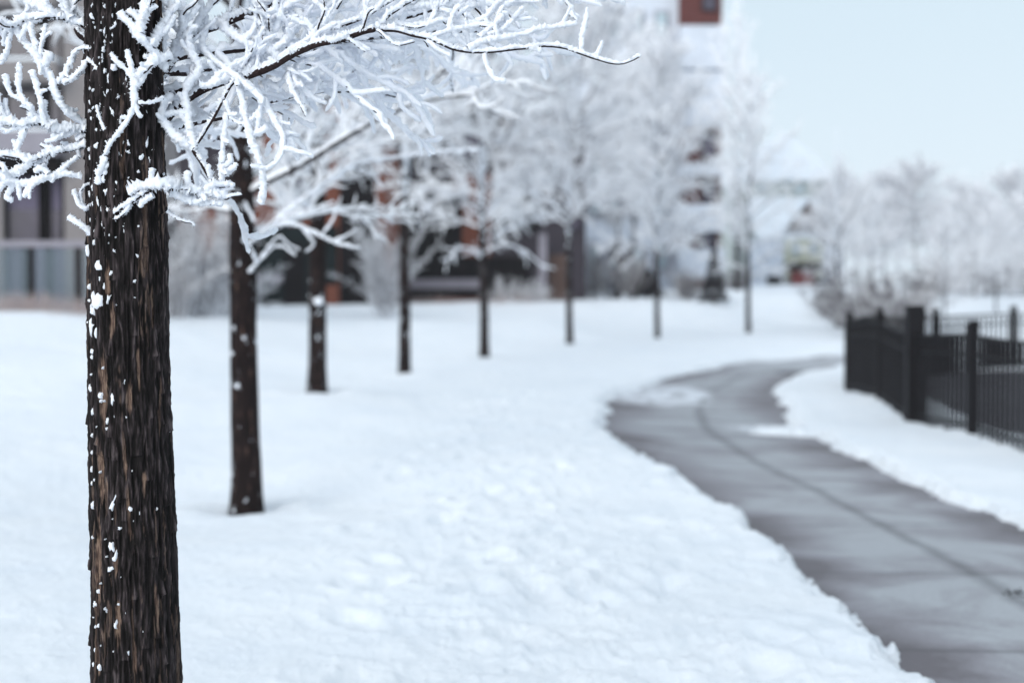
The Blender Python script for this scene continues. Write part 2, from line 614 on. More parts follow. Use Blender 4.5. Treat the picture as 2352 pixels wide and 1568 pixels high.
def build_ground():
    ang_f = np.linspace(-0.40, 0.40, 560)
    ang_o = 0.40 + (2 * math.pi - 0.80) * np.linspace(0, 1, 90)[1:-1]
    ang = np.concatenate([ang_f, ang_o])
    r = [0.5]
    while r[-1] < 260:
        g = 0.0055 if 4 < r[-1] < 55 else 0.03
        r.append(r[-1] * (1 + g))
    r = np.array(r)
    A, R = np.meshgrid(ang, r)
    x, y = (np.sin(A) * R).ravel(), (np.cos(A) * R).ravel()
    z = terrain(x, y)
    u, al, hf = path_coords(x, y)
    e = np.maximum(np.abs(u) - 1, -1) * hf
    ragged = 0.10 * fbm(x * 1.3, y * 1.3, 2.0, 3) + 0.055 * noise3(x * 5, y * 5, 5.0) + 0.07 * noise3(x * 14, y * 14, 9.0) + 0.035 * noise3(x * 34, y * 34, 3.0)
    # a tongue of snow left on the right-hand edge and a bite at the bend
    tongue = -0.62 * np.exp(-(((x - 2.75) / 0.5) ** 2 + ((y - 16.0) / 0.42) ** 2))
    e = e - ragged - tongue
    out = np.minimum(sstep(-0.02, 0.16, e), sstep(-0.05, 0.25, pad_dist(x, y) + ragged))
    lumps = 0.022 * fbm(x * 0.9, y * 0.9, 0.3, 3)
    tramp = np.exp(-(((x - (0.25 - 0.03 * (y - 6))) / 0.95) ** 2)) * sstep(2, 5, y) * (1 - sstep(20, 30, y))
    fine = fbm(x * 5.5, y * 5.5, 1.7, 4, 0.6)
    lumps = lumps + tramp * 0.022 * fine + 0.008 * fbm(x * 5, y * 5, 4.4, 3)
    clod = np.maximum(0, noise3(x * 11, y * 11, 8.8) - 0.30) + 0.6 * np.maximum(0, noise3(x * 23, y * 23, 2.8) - 0.35)
    lumps = lumps + clod * (0.016 + 0.030 * tramp)
    fd = np.full(len(x), 9.0)
    kf = np.where((x > 4) & (x < 10) & (y > 3) & (y < 26))[0]
    for fx, fy in FENCE_PTS:
        fd[kf] = np.minimum(fd[kf], np.hypot(x[kf] - fx, y[kf] - fy))
    lumps = lumps + np.exp(-(fd / 0.16) ** 2) * (0.03 + 0.05 * noise3(x * 6, y * 6, 1.1))
    # footprints through the trampled strip
    fr = np.random.default_rng(5)
    for k in range(130):
        fy = 4.2 + 17 * fr.random() ** 1.15
        fx = 0.25 - 0.03 * (fy - 6) + fr.normal() * 0.62
        th = fr.normal() * 0.5
        m = (np.abs(x - fx) < 0.5) & (np.abs(y - fy) < 0.5)
        if not m.any():
            continue
        dx, dy = x[m] - fx, y[m] - fy
        lx, ly = dx * math.cos(th) + dy * math.sin(th), -dx * math.sin(th) + dy * math.cos(th)
        q = (lx / 0.075) ** 2 + (ly / 0.17) ** 2
        lumps[m] += -0.026 * np.exp(-q ** 2.2) + 0.009 * np.exp(-((np.sqrt(q) - 1.7) / 0.5) ** 2)
    # crumbs ploughed up along the path edge
    bank = np.exp(-((e - 0.22) / 0.2) ** 2)
    lumps = lumps + bank * (0.02 + 0.03 * noise3(x * 5, y * 5, 3.3))
    for (tx, ty) in TREE_XY:
        d = np.hypot(x - tx, y - ty)
        lumps = lumps + 0.05 * np.exp(-((d - 0.42) / 0.25) ** 2) - 0.05 * np.exp(-(d / 0.22) ** 2)
    z = z + (0.065 + lumps) * out - 0.05 * (1 - out)
    n_a, n_r = len(ang), len(r)
    V = np.vstack([np.stack([x, y, z], 1), [[0, 0, terrain(np.array([0.]), np.array([0.]))[0] + .06]]])
    i = np.arange(n_r - 1)[:, None] * n_a
    j = np.arange(n_a)[None, :]
    jn = (j + 1) % n_a
    F = np.stack([(i + jn), (i + j), (i + n_a + j), (i + n_a + jn)], -1).reshape(-1, 4)
    T = np.stack([j[0], jn[0], np.full(n_a, len(V) - 1)], 1)
    me = mesh_np('ground', V, [F, T], [M['snow']])
    o = link(bpy.data.objects.new('ground', me))
    tag(o, 'snow covered ground with a trampled strip and soft drifts', kind='structure')


def build_path():
    nu = 25
    us = np.linspace(-1.28, 1.28, nu)
    C, s = resample(np.hstack([MID, HALF[:, None], (RIGHT - LEFT) / (2 * HALF[:, None])]), step=0.12)
    e = C[:, 3:5]
    X = C[:, None, 0] + us[None] * C[:, None, 2] * e[:, None, 0]
    Y = C[:, None, 1] + us[None] * C[:, None, 2] * e[:, None, 1]
    x, y = X.ravel(), Y.ravel()
    z = terrain(x, y)
    U = np.broadcast_to(us[None], X.shape).ravel()
    S = np.broadcast_to(s[:, None], X.shape).ravel()
    dust = 0.82 * np.exp(-(((x - 2.2) / 1.0) ** 4 + ((y - 22.6) / 2.6) ** 4)) * (1 - sstep(0.05, 0.35, U))
    dust = dust + 0.40 * sstep(26, 34, y) + 0.8 * np.exp(-(((x - 3.0) / 0.5) ** 2 + ((y - 16.6) / 0.5) ** 2))
    i = np.arange(len(C) - 1)[:, None] * nu
    j = np.arange(nu - 1)[None]
    F = np.stack([i + j, i + j + 1, i + nu + j + 1, i + nu + j], -1).reshape(-1, 4)
    me = mesh_np('path', np.stack([x, y, z], 1), F, [M['path']], attrs={'across': U, 'along': S, 'dusting': np.clip(dust, 0, 1)})
    o = link(bpy.data.objects.new('path', me))
    tag(o, 'curving wet concrete path cleared through the snow', kind='structure')


# ------------------------------------------------------------------ tubes
def frames(p, ref):
    t = np.gradient(p, axis=-2)
    t /= np.linalg.norm(t, axis=-1, keepdims=True) + 1e-9
    s = np.cross(t, ref)
    s /= np.linalg.norm(s, axis=-1, keepdims=True) + 1e-9
    b = np.cross(s, t)
    return t, s, b


def tubes_batch(polys, radii, k):
    """many tubes with the same number of points: (B,n,3),(B,n) -> V, F"""
    p, r = np.asarray(polys, float), np.asarray(radii, float)
    B, n, _ = p.shape
    mean = p[:, -1] - p[:, 0]
    ref = np.where((np.abs(mean[:, 2]) > 0.8 * np.linalg.norm(mean, axis=1))[:, None], [[0.3, 1, 0]], [[0.05, 0.02, 1]])
    t, s, b = frames(p, ref[:, None, :])
    a = np.arange(k) * 2 * math.pi / k
    V = p[:, :, None] + r[:, :, None, None] * (np.cos(a)[None, None, :, None] * s[:, :, None] + np.sin(a)[None, None, :, None] * b[:, :, None])
    base = (np.arange(B) * n * k)[:, None, None]
    i = (np.arange(n - 1) * k)[None, :, None]
    j = np.arange(k)[None, None]
    jn = (j + 1) % k
    F = np.stack([base + i + j, base + i + jn, base + i + k + jn, base + i + k + j], -1).reshape(-1, 4)
    return V.reshape(-1, 3), F


def hash01(n, seed):
    return np.random.default_rng(seed).random(n)


_seed = [100]


def frosted_branch(pts, rb, rf, bare=0.0, step=0.0033, k=12):
    """a bark tube with a knobbly coat of hoar frost round it; returns bark (V,F), frost (V,F)"""
    _seed[0] += 1
    sd = _seed[0]
    p = catmull(pts, 8) if len(pts) > 2 else np.asarray(pts, float)
    p, s = resample(p, step=step)
    n = len(p)
    f = np.linspace(0, 1, n)
    rbv = rb[0] + (rb[1] - rb[0]) * f
    rfv = rf[0] + (rf[1] - rf[0]) * f
    ph = sd * 7.31
    rfv = rbv + (rfv - rbv) * (0.84 + 0.48 * noise3(s * 17, ph, 77.0))
    wob = np.stack([noise3(s * 14, ph, 1), noise3(s * 14, ph, 31), noise3(s * 14, ph, 61)], 1) * 0.0045
    p = p + wob * np.minimum(1, s / 0.03)[:, None]
    mean = p[-1] - p[0]
    ref = np.array([0.05, 1, 0.02]) if abs(mean[1]) < 0.75 * np.linalg.norm(mean) else np.array([0.05, 0.02, 1.0])
    t, sd_, b = frames(p, ref)
    a = np.arange(k) * 2 * math.pi / k
    D = np.cos(a)[None, :, None] * sd_[:, None] + np.sin(a)[None, :, None] * b[:, None]
    up = D[..., 2]
    end = np.clip((s[-1] - s) / np.maximum(rfv, 1e-4), 0, 1)
    cap = np.sqrt(np.clip(1 - (1 - end) ** 2, 0.0, 1))
    q = p[:, None] + D * rfv[:, None, None]
    sm = noise3(q[..., 0] * 55, q[..., 1] * 55, q[..., 2] * 55 + sd) * 0.34 + noise3(q[..., 0] * 130, q[..., 1] * 130, q[..., 2] * 130) * 0.30
    h = hash01(n * k, sd).reshape(n, k)
    spike = (h - 0.5) * 0.36 + np.where(h > 0.90, 0.42, 0)
    rr = rfv[:, None] * (1.0 + 0.22 * up) * (1 + sm + spike)
    if bare > 0:
        bn = noise3(q[..., 0] * 22, q[..., 1] * 22, q[..., 2] * 22 + 9) + 0.8 * noise3(q[..., 0] * 110, q[..., 1] * 110, q[..., 2] * 110) + 0.9 * (h - 0.5)
        hid = (up + 0.55 * bn) < (-0.85 + 1.0 * bare)
        rr = np.where(hid, rbv[:, None] * 0.6, rr)
    rr = rr * cap[:, None] + 1e-4
    off = np.array([0, 0, 1.0]) * (rfv - rbv)[:, None] * 0.32
    VF = (p + off)[:, None] + D * rr[..., None]
    rk = rbv[:, None] * (1 + 0.12 * (hash01(n * k, sd + 1).reshape(n, k) - 0.5)) * np.minimum(1, cap + 0.05)[:, None]
    VB = p[:, None] + D * rk[..., None]
    SV = SF = None
    if step < 0.006:
        # loose rime needles standing off the coat
        pick = (hash01(n * k, sd + 2).reshape(n, k) < 0.14) & (rr > rbv[:, None] * 1.05) & (cap[:, None] > 0.2)
        bi, bj = np.nonzero(pick)
        m = len(bi)
        if m:
            rs = np.random.default_rng(sd + 3)
            base = VF[bi, bj]
            dd = D[bi, bj] + 0.55 * rs.normal(size=(m, 3))
            dd /= np.linalg.norm(dd, axis=1)[:, None]
            tip = base + dd * rs.uniform(0.002, 0.0062, m)[:, None]
            e1 = t[bi] * 0.0011
            e2 = np.cross(D[bi, bj], t[bi]) * 0.0011
            SV = np.stack([base + e1, base - 0.5 * e1 + e2, base - 0.5 * e1 - e2, tip], 1).reshape(-1, 3)
            q4 = np.arange(m)[:, None] * 4
            SF = np.concatenate([q4 + [0, 1, 3], q4 + [1, 2, 3], q4 + [2, 0, 3]], 0)
    i = (np.arange(n - 1) * k)[:, None]
    j = np.arange(k)[None]
    jn = (j + 1) % k
    F = np.stack([i + j, i + jn, i + k + jn, i + k + j], -1).reshape(-1, 4)
    return VB.reshape(-1, 3), VF.reshape(-1, 3), F, p, SV, SF


class Frosted:
    """several frosted twigs that make one branch"""
    def __init__(self):
        self.B, self.Fr, self.FB, self.FF, self.nb, self.nf = [], [], [], [], 0, 0
        self.FS = []

    def twig(self, pts, rb, rf, bare=0.0, step=0.0033, k=12):
        VB, VF, F, p, SV, SF = frosted_branch(pts, rb, rf, bare, step, k)
        if bare > 0 or rb[0] > 0.0035:
            self.B.append(VB); self.FB.append(F + self.nb); self.nb += len(VB)
        self.Fr.append(VF); self.FF.append(F + self.nf); self.nf += len(VF)
        if SV is not None:
            self.Fr.append(SV); self.FS.append(SF + self.nf); self.nf += len(SV)
        return p

    def build(self, name, parent, origin):
        V = np.vstack(self.B + self.Fr) - origin
        FB = np.vstack(self.FB) if self.FB else np.zeros((0, 4), int)
        FF = np.vstack(self.FF) + self.nb
        FS_ = np.vstack(self.FS) + self.nb if self.FS else np.zeros((0, 3), int)
        mi = np.concatenate([np.zeros(len(FB)), np.ones(len(FF) + len(FS_))])
        me = mesh_np(name, V, [np.vstack([FB, FF]), FS_], [M['branch_bark'], M['frost']], midx=mi)
        return link(bpy.data.objects.new(name, me), parent)


# ------------------------------------------------------------------ growth
def grow(start, d, length, n, wander, lift, droop, rg):
    p = [Vector(start)]
    d = Vector(d).normalized()
    st = length / (n - 1)
    for i in range(1, n):
        f = i / (n - 1)
        d = d + Vector((rg.gauss(0, wander), rg.gauss(0, wander), rg.gauss(0, wander) + lift * (1 - f) - droop * f))
        d.normalize()
        p.append(p[-1] + d * st)
    return p


def side_dir(t, rg, ang):
    t = t.normalized()
    a = Vector((rg.gauss(0, 1), rg.gauss(0, 1), rg.gauss(0, 0.7)))
    a = a - t * a.dot(t)
    a.normalize()
    return t * math.cos(ang) + a * math.sin(ang)


def grow_crown(seed, H, clear, nl, spread, twig_r, dens=1.0, arch=1.0, low_az=None):
    """limbs, side branches and twigs of a young street tree"""
    rg = random.Random(seed)
    limbs, secs, twigs = [], [], []
    for i in range(nl):
        t = (i + 0.5) / nl
        h = clear + (H - clear) * t ** 0.95 * 0.93
        az = i * 2.39996 + rg.uniform(-.4, .4)
        el = math.radians(20 + 42 * t + rg.uniform(-12, 12))
        L = spread * (0.42 + 0.58 * math.sin(math.pi * min(1, 0.10 + t * 1.02)) ** 0.8) * rg.uniform(0.7, 1.15) + 0.2
        d = (math.cos(az) * math.cos(el), math.sin(az) * math.cos(el), math.sin(el))
        lp = grow((0, 0, h), d, L, 9, 0.09, 0.05, arch * 0.095 * (1 - t), rg)
        r0 = 0.016 + 0.018 * (1 - t)
        limbs.append((lp, np.linspace(r0 + twig_r * 0.5, twig_r * 1.15, 9)))
        ns = int(L / 0.155 * dens)
        for s in range(ns):
            f = 0.14 + 0.86 * (s + rg.random()) / ns
            q = f * 8
            k = min(7, int(q))
            pos = lp[k].lerp(lp[k + 1], q - k)
            tg = lp[k + 1] - lp[k]
            sl = (0.28 + 0.52 * rg.random()) * (1.15 - 0.55 * f) * min(1.2, 0.5 + L / 2)
            sp = grow(pos, side_dir(tg, rg, rg.uniform(.5, 1.0)), sl, 6, 0.16, 0.05, 0.05, rg)
            secs.append((sp, np.linspace(twig_r * 1.2, twig_r * 0.95, 6)))
            nt_ = int(sl / 0.062 * dens) + 1
            for u in range(nt_):
                f2 = 0.1 + 0.9 * (u + rg.random()) / nt_
                q2 = f2 * 5
                k2 = min(4, int(q2))
                pos2 = sp[k2].lerp(sp[k2 + 1], q2 - k2)
                tl = rg.uniform(0.07, 0.26)
                tp = grow(pos2, side_dir(sp[k2 + 1] - sp[k2], rg, rg.uniform(.5, 1.1)), tl, 4, 0.22, 0.08, 0.0, rg)
                twigs.append((tp, np.array([1, 1, .95, .35]) * twig_r * rg.uniform(0.75, 1.1)))
    return limbs, secs, twigs


def crown_mesh(name, parts, mats):
    """parts: list of (list of (poly, radii), sides, material index)"""
    Vs, Fs, Ms, n = [], [], [], 0
    for lst, k, mi in parts:
        if not lst:
            continue
        V, F = tubes_batch([[tuple(v) for v in p] for p, r in lst], [r for p, r in lst], k)
        Vs.append(V); Fs.append(F + n); Ms.append(np.full(len(F), mi)); n += len(V)
    return mesh_np(name, np.vstack(Vs), np.vstack(Fs), mats, midx=np.concatenate(Ms))


def trunk_mesh(name, seed, H, r_base, lean=(0, 0), k=28):
    rg = np.random.default_rng(seed)
    zs = np.concatenate([np.linspace(-0.15, 0.5, 22), np.linspace(0.55, H, 60)])
    rad = r_base * (1 - 0.13 * np.minimum(zs, 2) / 2) * np.where(zs > 2, 1 - 0.86 * (zs - 2) / (H - 2), 1) + 0.008
    rad = rad + r_base * 0.40 * np.exp(-np.maximum(zs, 0) / 0.17)
    cx = lean[0] * zs + 0.03 * noise3(zs * 0.7, seed, 0.5)
    cy = lean[1] * zs + 0.03 * noise3(zs * 0.7, seed, 9.5)
    a = np.arange(k) * 2 * math.pi / k
    ca, sa = np.cos(a)[None], np.sin(a)[None]
    rr = rad[:, None] * (1 + 0.07 * noise3(ca * 3 + seed, sa * 3, zs[:, None] * 2.0) + 0.05 * noise3(ca * 9, sa * 9 + seed, zs[:, None] * 3))
    V = np.stack([cx[:, None] + ca * rr, cy[:, None] + sa * rr, np.broadcast_to(zs[:, None], rr.shape)], -1).reshape(-1, 3)
    n = len(zs)
    i = (np.arange(n - 1) * k)[:, None]
    j = np.arange(k)[None]
    jn = (j + 1) % k
    F = np.stack([i + j, i + jn, i + k + jn, i + k + j], -1).reshape(-1, 4)
    return mesh_np(name, V, F, [M['bark_far']])


# ------------------------------------------------------------------ positions of the row
ROW = [(-1.93, 10.3, 0.0), (-2.36, 17.2, .41), (-1.8, 24.0, .31), (-.6, 30.8, .30), (1.54, 37.5, .35), (4.5, 44, .355), (8.3, 50, .40), (12.8, 56, .47)]
T1 = np.array([-1.0, 3.72, 0.0])
FENCE_PTS = catmull([(6.9, 8), (5.75, 11), (5.16, 13.6), (5.04, 15.55), (4.96, 17.5), (5.2, 20.2), (5.6, 23.9)], 10)
TREE_XY = [(T1[0], T1[1])] + [(a, b) for a, b, c in ROW]


def ground_z(x, y):
    return float(terrain(np.array([x]), np.array([y]))[0]) + 0.05


build_ground()
build_path()
build_court()

# ------------------------------------------------------------------ the near tree
R1 = 0.104
near = thing('frosted_tree', tuple(T1), 'nearest tree with thick dark fissured bark, snow flecks and sharply seen frosted branches', 'tree', 'young trees in a row along the snowy lawn')


def trunk_axis(z):
    """centre line and radius of the near trunk, from the photograph's outline"""
    z = np.asarray(z, float)
    # outline of the trunk: px centre and half width at heights
    zz = np.array([-0.3, 0.0, 0.5, 1.0, 1.35, 1.75, 2.0, 2.3, 3.0, 5.0, 8.5])
    cx = np.array([314, 313, 308.5, 301, 296, 293, 291, 288, 287, 290, 300])
    hw = np.array([107, 101, 98, 91, 87.5, 86, 84, 81, 70, 45, 8])
    x = (np.interp(z, zz, cx) - 1176) / FPX * 3.72
    r = np.interp(z, zz, hw) / FPX * 3.72
    r = r + 0.05 * np.exp(-np.maximum(z, 0) / 0.12)
    return x - T1[0], np.zeros_like(x), r


def near_trunk():
    k = 300
    zs = np.concatenate([np.arange(-0.15, 2.7, 0.0036), np.arange(2.72, 8.5, 0.06)])
    cx, cy, rad = trunk_axis(zs)
    a = np.arange(k) * 2 * math.pi / k
    ca, sa = np.cos(a)[None], np.sin(a)[None]
    Z = zs[:, None]
    # vertical furrows: stretched ridged noise on the bark cylinder, warped sideways
    w = 0.55 * noise3(ca * 2.2, sa * 2.2, Z * 3.0) + 0.35 * noise3(ca * 5, sa * 5, Z * 11 + 7)
    w2 = 0.55 * noise3(ca * 2.2 + 9, sa * 2.2, Z * 4.0) + 0.3 * noise3(ca * 5 + 3, sa * 5, Z * 13)
    X, Y = ca * 7.5 + w, sa * 7.5 + w2
    r1 = 1 - np.abs(noise3(X, Y, Z * 5.0)) * 2.4
    r2 = 1 - np.abs(noise3(X * 2.1, Y * 2.1, Z * 12 + 4)) * 2.4
    r3 = noise3(X * 4.2, Y * 4.2, Z * 38)
    flake = noise3(X * 1.3, Y * 1.3, Z * 16 + 40)
    step = 0.6 * sstep(0.2, 0.26, flake) - 0.6 * sstep(0.25, 0.31, -flake)
    rel = 0.46 * r1 + 0.40 * r2 + 0.26 * r3 + 0.34 * step
    big = noise3(ca * 1.6, sa * 1.6, Z * 1.7)
    disp = 0.0072 * rel + 0.004 * big
    # inner bark laid bare in long strips
    st = noise3(X * 0.62 + 3, Y * 0.62, Z * 2.1 + 11)
    st2 = noise3(X * 1.6 + 9, Y * 1.6, Z * 2.6 + 2)
    strip = 0.45 * sstep(0.52, 0.60, st + 0.25 * r2 * (st > 0.3)) + 0.5 * sstep(0.58, 0.68, st2 + 0.12 * r3)
    # the long pale strips down the left of the face
    def strip_at(px, y0, y1, wpx, amp=1.0):
        zc = CAM_Z + (690 - (y0 + y1) / 2) / FPX * 3.6
        hz = (y1 - y0) / 2 / FPX * 3.6
        cxp = np.interp(zc, zs, cx) + T1[0]
        rr = np.interp(zc, zs, rad)
        xx = (px - 1176) / FPX * 3.64 - cxp
        th = -math.pi / 2 + math.asin(max(-0.98, min(0.98, xx / rr)))
        dth = (a - th + math.pi) % (2 * math.pi) - math.pi
        meander = 0.05 * noise3(zs * 6, px, 0.5)
        dd = np.abs(dth[None] - meander[:, None]) * rr / (wpx / 2 / FPX * 3.6)
        ez = np.abs(Z - zc) / hz
        nz = 0.5 * r3 + 0.4 * r2
        return amp * sstep(0.0, 0.4, 1.0 - np.sqrt(dd ** 2 + ez ** 2) + 0.65 * (nz - .2))
    for args in [(238, 800, 990, 30), (222, 1170, 1420, 26), (232, 1010, 1170, 18), (262, 690, 780, 14), (300, 870, 960, 14), (290, 1000, 1110, 9),
                 (272, 1370, 1500, 16), (300, 1110, 1260, 8), (345, 640, 760, 8), (268, 1260, 1330, 10), (330, 1080, 1160, 10), (222, 1480, 1568, 12),
                 (255, 600, 690, 12), (318, 780, 900, 7), (352, 1350, 1470, 9), (312, 1480, 1568, 9)]:
        strip = np.maximum(strip, strip_at(*args))
    strip = np.clip(strip, 0, 1)
    disp = disp - 0.0035 * strip
    # loose plates of bark that stand off at their lower end
    fr = np.random.default_rng(8)
    fl = [(-0.12, 770, .05), (-0.05, 860, .06), (-0.1, 935, .09), (-0.15, 590, .03), (0.0, 470, .05), (-0.1, 1230, .07), (3.25, 700, .06), (3.3, 980, .06), (3.2, 1300, .08), (3.3, 560, .05)]
    fl += [(fr.uniform(-3.0, 0.0), fr.uniform(100, 1560), fr.uniform(.03, .09)) for q in range(60)]
    for a0, py, h in fl:
        z0 = CAM_Z + (690 - py) / FPX * 3.65
        f = (z0 + h - Z) / h
        da = (a - a0 + math.pi) % (2 * math.pi) - math.pi
        m = np.where((f > 0) & (f < 1), f ** 1.5, 0) * np.exp(-(da[None] / fr.uniform(.05, .11)) ** 4)
        disp = disp + 0.0075 * m
        rel = rel + 0.35 * m
    rr = rad[:, None] + disp
    V = np.stack([cx[:, None] + ca * rr, cy[:, None] + sa * rr, np.broadcast_to(Z, rr.shape)], -1).reshape(-1, 3)
    n = len(zs)
    i = (np.arange(n - 1) * k)[:, None]
    j = np.arange(k)[None]
    jn = (j + 1) % k
    F = np.stack([i + j, i + jn, i + k + jn, i + k + j], -1).reshape(-1, 4)
    me = mesh_np('trunk', V, F, [M['bark']], attrs={'relief': (rel * 0.52 - 0.02).ravel(), 'inner_bark': strip.ravel()})
    link(bpy.data.objects.new('trunk', me), near)


near_trunk()


def on_trunk(px, py, out=0.0):
    """point on the camera side of the near trunk seen at px,py, and its outward direction"""
    z = CAM_Z + (690 - py) / FPX * 3.63
    cx, cy, r = trunk_axis(np.array([z]))
    x = (px - 1176) / FPX * 3.64 - (cx[0] + T1[0])
    s = max(-1.0, min(1.0, x / r[0]))
    n = np.array([s, -math.sqrt(max(0, 1 - s * s)), 0])
    z = CAM_Z + (690 - py) / FPX * (3.72 + n[1] * r[0])
    c = np.array([cx[0] + T1[0], T1[1], z])
    return c + n * (r[0] + out), n


def near_trunk_snow():
    """flecks and plates of blown snow stuck in the bark"""
    spots = [(233, 612, 22, 34), (226, 690, 36, 46), (214, 712, 18, 26), (208, 745, 16, 40), (222, 765, 12, 26), (198, 574, 20, 24), (192, 742, 14, 14), (262, 627, 10, 20), (246, 654, 8, 18),
             (268, 577, 11, 14), (247, 589, 5, 9), (311, 646, 9, 9), (317, 588, 8, 8), (272, 700, 6, 6), (312, 683, 7, 4), (235, 640, 8, 12), (200, 660, 9, 14), (201, 690, 9, 12),
             (264, 915, 11, 24), (250, 967, 8, 17), (248, 985, 7, 8), (203, 892, 14, 16), (242, 921, 5, 5), (232, 907, 11, 16), (209, 945, 7, 22), (233, 920, 5, 7), (289, 879, 6, 13), (319, 991, 6, 16), (294, 958, 6, 8),
             (302, 1170, 13, 14), (278, 1214, 8, 9), (258, 1256, 14, 22), (266, 1282, 9, 34), (257, 1308, 18, 13), (245, 1280, 4, 4), (242, 1240, 3, 3), (261, 1193, 3, 3),
             (212, 1390, 9, 16), (222, 1360, 8, 8), (275, 1390, 7, 7), (229, 1342, 4, 5), (267, 1440, 8, 26), (222, 1440, 7, 9), (296, 1502, 6, 14), (262, 1500, 4, 4), (226, 1537, 14, 16), (206, 1530, 8, 12), (207, 1420, 8, 6),
             (208, 820, 7, 9), (206, 860, 7, 8), (206, 1040, 6, 10), (204, 1080, 6, 16), (205, 1110, 6, 12), (207, 1160, 10, 20), (206, 1000, 6, 8), (205, 1235, 5, 7), (240, 845, 6, 7), (305, 1082, 4, 4), (370, 990, 5, 8),
             (247, 390, 26, 30), (245, 410, 20, 26), (252, 440, 16, 18), (270, 443, 10, 15), (276, 420, 8, 8), (255, 330, 12, 15), (300, 350, 10, 10), (326, 360, 12, 22), (339, 372, 12, 22), (345, 345, 8, 12), (335, 330, 9, 26), (300, 330, 7, 18),
             (227, 300, 9, 11), (230, 335, 18, 20), (240, 285, 9, 22), (250, 250, 8, 13), (220, 210, 9, 9), (236, 136, 5, 5), (243, 137, 5, 5), (250, 165, 8, 12), (258, 190, 7, 12), (240, 200, 6, 12), (228, 233, 7, 10), (247, 45, 6, 6), (250, 20, 9, 12),
             (268, 85, 6, 12), (262, 102, 5, 14), (240, 75, 6, 6), (250, 100, 7, 7), (275, 60, 8, 16), (238, 150, 6, 8), (320, 395, 6, 10), (282, 480, 5, 5), (262, 462, 6, 8), (241, 480, 10, 20), (267, 500, 8, 22), (245, 520, 9, 24), (289, 520, 5, 5),
             (272, 545, 5, 5), (320, 520, 6, 6), (258, 540, 5, 8), (360, 400, 6, 8), (217, 470, 8, 14), (216, 430, 8, 16), (226, 505, 5, 7), (222, 540, 6, 9), (300, 410, 6, 6), (345, 250, 8, 14), (350, 225, 7, 9), (300, 260, 6, 7), (285, 275, 8, 10), (220, 250, 8, 8), (215, 275, 8, 14)]
    rg = random.Random(2)
    for q in range(130):
        py = rg.uniform(0, 560) if q < 112 else rg.uniform(560, 1560)
        px = 204 + abs(rg.gauss(0, 55))
        if px < 365:
            w = rg.uniform(2, 5.5) if q % 6 else rg.uniform(7, 13)
            spots.append((px, py, w * .8, w * rg.uniform(1.0, 3.2)))
    V, F, n = [], [], 0
    for q, (px, py, w, h) in enumerate(spots):
        c, nrm = on_trunk(px, py, 0.002)
        mm = 3.64 / FPX
        rx, rz = w * mm * 0.46, h * mm * 0.46
        tx = np.array([-nrm[1], nrm[0], 0])
        nseg, nring = 12, 5
        vv = [c + nrm * (min(rx, rz) * 0.55 + 0.002)]
        rs = np.random.default_rng(q)
        rim = np.clip(1 + 0.42 * rs.normal(size=nseg), 0.3, 1.9)
        skew = rs.normal() * 0.35
        for g in range(1, nring + 1):
            f = g / nring
            for a in range(nseg):
                t = 2 * math.pi * a / nseg
                m = f * (1 + (rim[a] - 1) * f)
                lx, lz = math.cos(t) * rx * m, math.sin(t) * rz * m
                lx += skew * lz * 0.5
                up = (min(rx, rz) * 0.55 + 0.002) * math.sqrt(max(0, 1 - f ** 2.2)) - 0.005 * (f > 0.95) + rs.normal() * 0.0007
                # wrap round the trunk
                ang = math.atan2(nrm[1], nrm[0]) + lx / R1
                nn = np.array([math.cos(ang), math.sin(ang), 0])
                base = c - nrm * 0.1 + nn * 0.1
                vv.append(np.array([base[0], base[1], c[2] + lz]) + nn * up)
        V += vv
        for a in range(nseg):
            b = (a + 1) % nseg
            F.append((n, n + 1 + a, n + 1 + b, n + 1 + b))
            for g in range(nring - 1):
                o0, o1 = n + 1 + g * nseg, n + 1 + (g + 1) * nseg
                F.append((o0 + a, o1 + a, o1 + b, o0 + b))
        n += len(vv)
    F = np.array(F)
    tri = F[:, 2] == F[:, 3]
    me = mesh_np('snow_fleck', np.array(V) - T1, [F[~tri], F[tri][:, :3]], [M['frost']])
    o = link(bpy.data.objects.new('snow_fleck', me), near)
    tag(o, 'white flecks of blown snow caught in the dark bark', kind='stuff')


near_trunk_snow()

D0 = 3.72
MMP = D0 / FPX


def tr(pts):
    return [P(x, y, D0 + z) for x, y, z in pts]


rgf = random.Random(21)


def side_twigs(fr, p, every, lmin, lmax, rf, planar=0.55, bare_p=0.28, f0=0.1, upb=0.15, sub=0.4):
    """stubby frosted twigs growing from a traced branch"""
    L = float(np.sum(np.linalg.norm(np.diff(p, axis=0), axis=1)))
    n = int(L / every)
    for q in range(n):
        f = f0 + (1 - f0) * (q + rgf.random()) / n
        k = min(len(p) - 2, int(f * (len(p) - 1)))
        t = Vector(p[min(len(p) - 1, k + 3)] - p[max(0, k - 3)])
        d = side_dir(t, rgf, rgf.uniform(0.5, 1.25))
        d = Vector((d.x, d.y * planar, d.z + upb)).normalized()
        l = rgf.uniform(lmin, lmax)
        g = grow(p[k], d, l, 5, 0.2, 0.06, 0.0, rgf)
        r = rf * rgf.uniform(0.75, 1.1)
        bare = rgf.uniform(.4, .75) if rgf.random() < bare_p else 0.0
        pp = fr.twig([tuple(v) for v in g], (0.003, 0.0018), (r * 1.05, r * 0.8), bare)
        if rgf.random() < sub and l > 0.04:
            kk = int(len(pp) * rgf.uniform(0.3, 0.8))
            d2 = side_dir(Vector(pp[-1] - pp[0]), rgf, rgf.uniform(0.6, 1.1))
            d2.y *= planar
            g2 = grow(pp[kk], d2, l * rgf.uniform(0.35, 0.6), 4, 0.2, 0.05, 0, rgf)
            fr.twig([tuple(v) for v in g2], (0.002, 0.0015), (r * 0.9, r * 0.75))


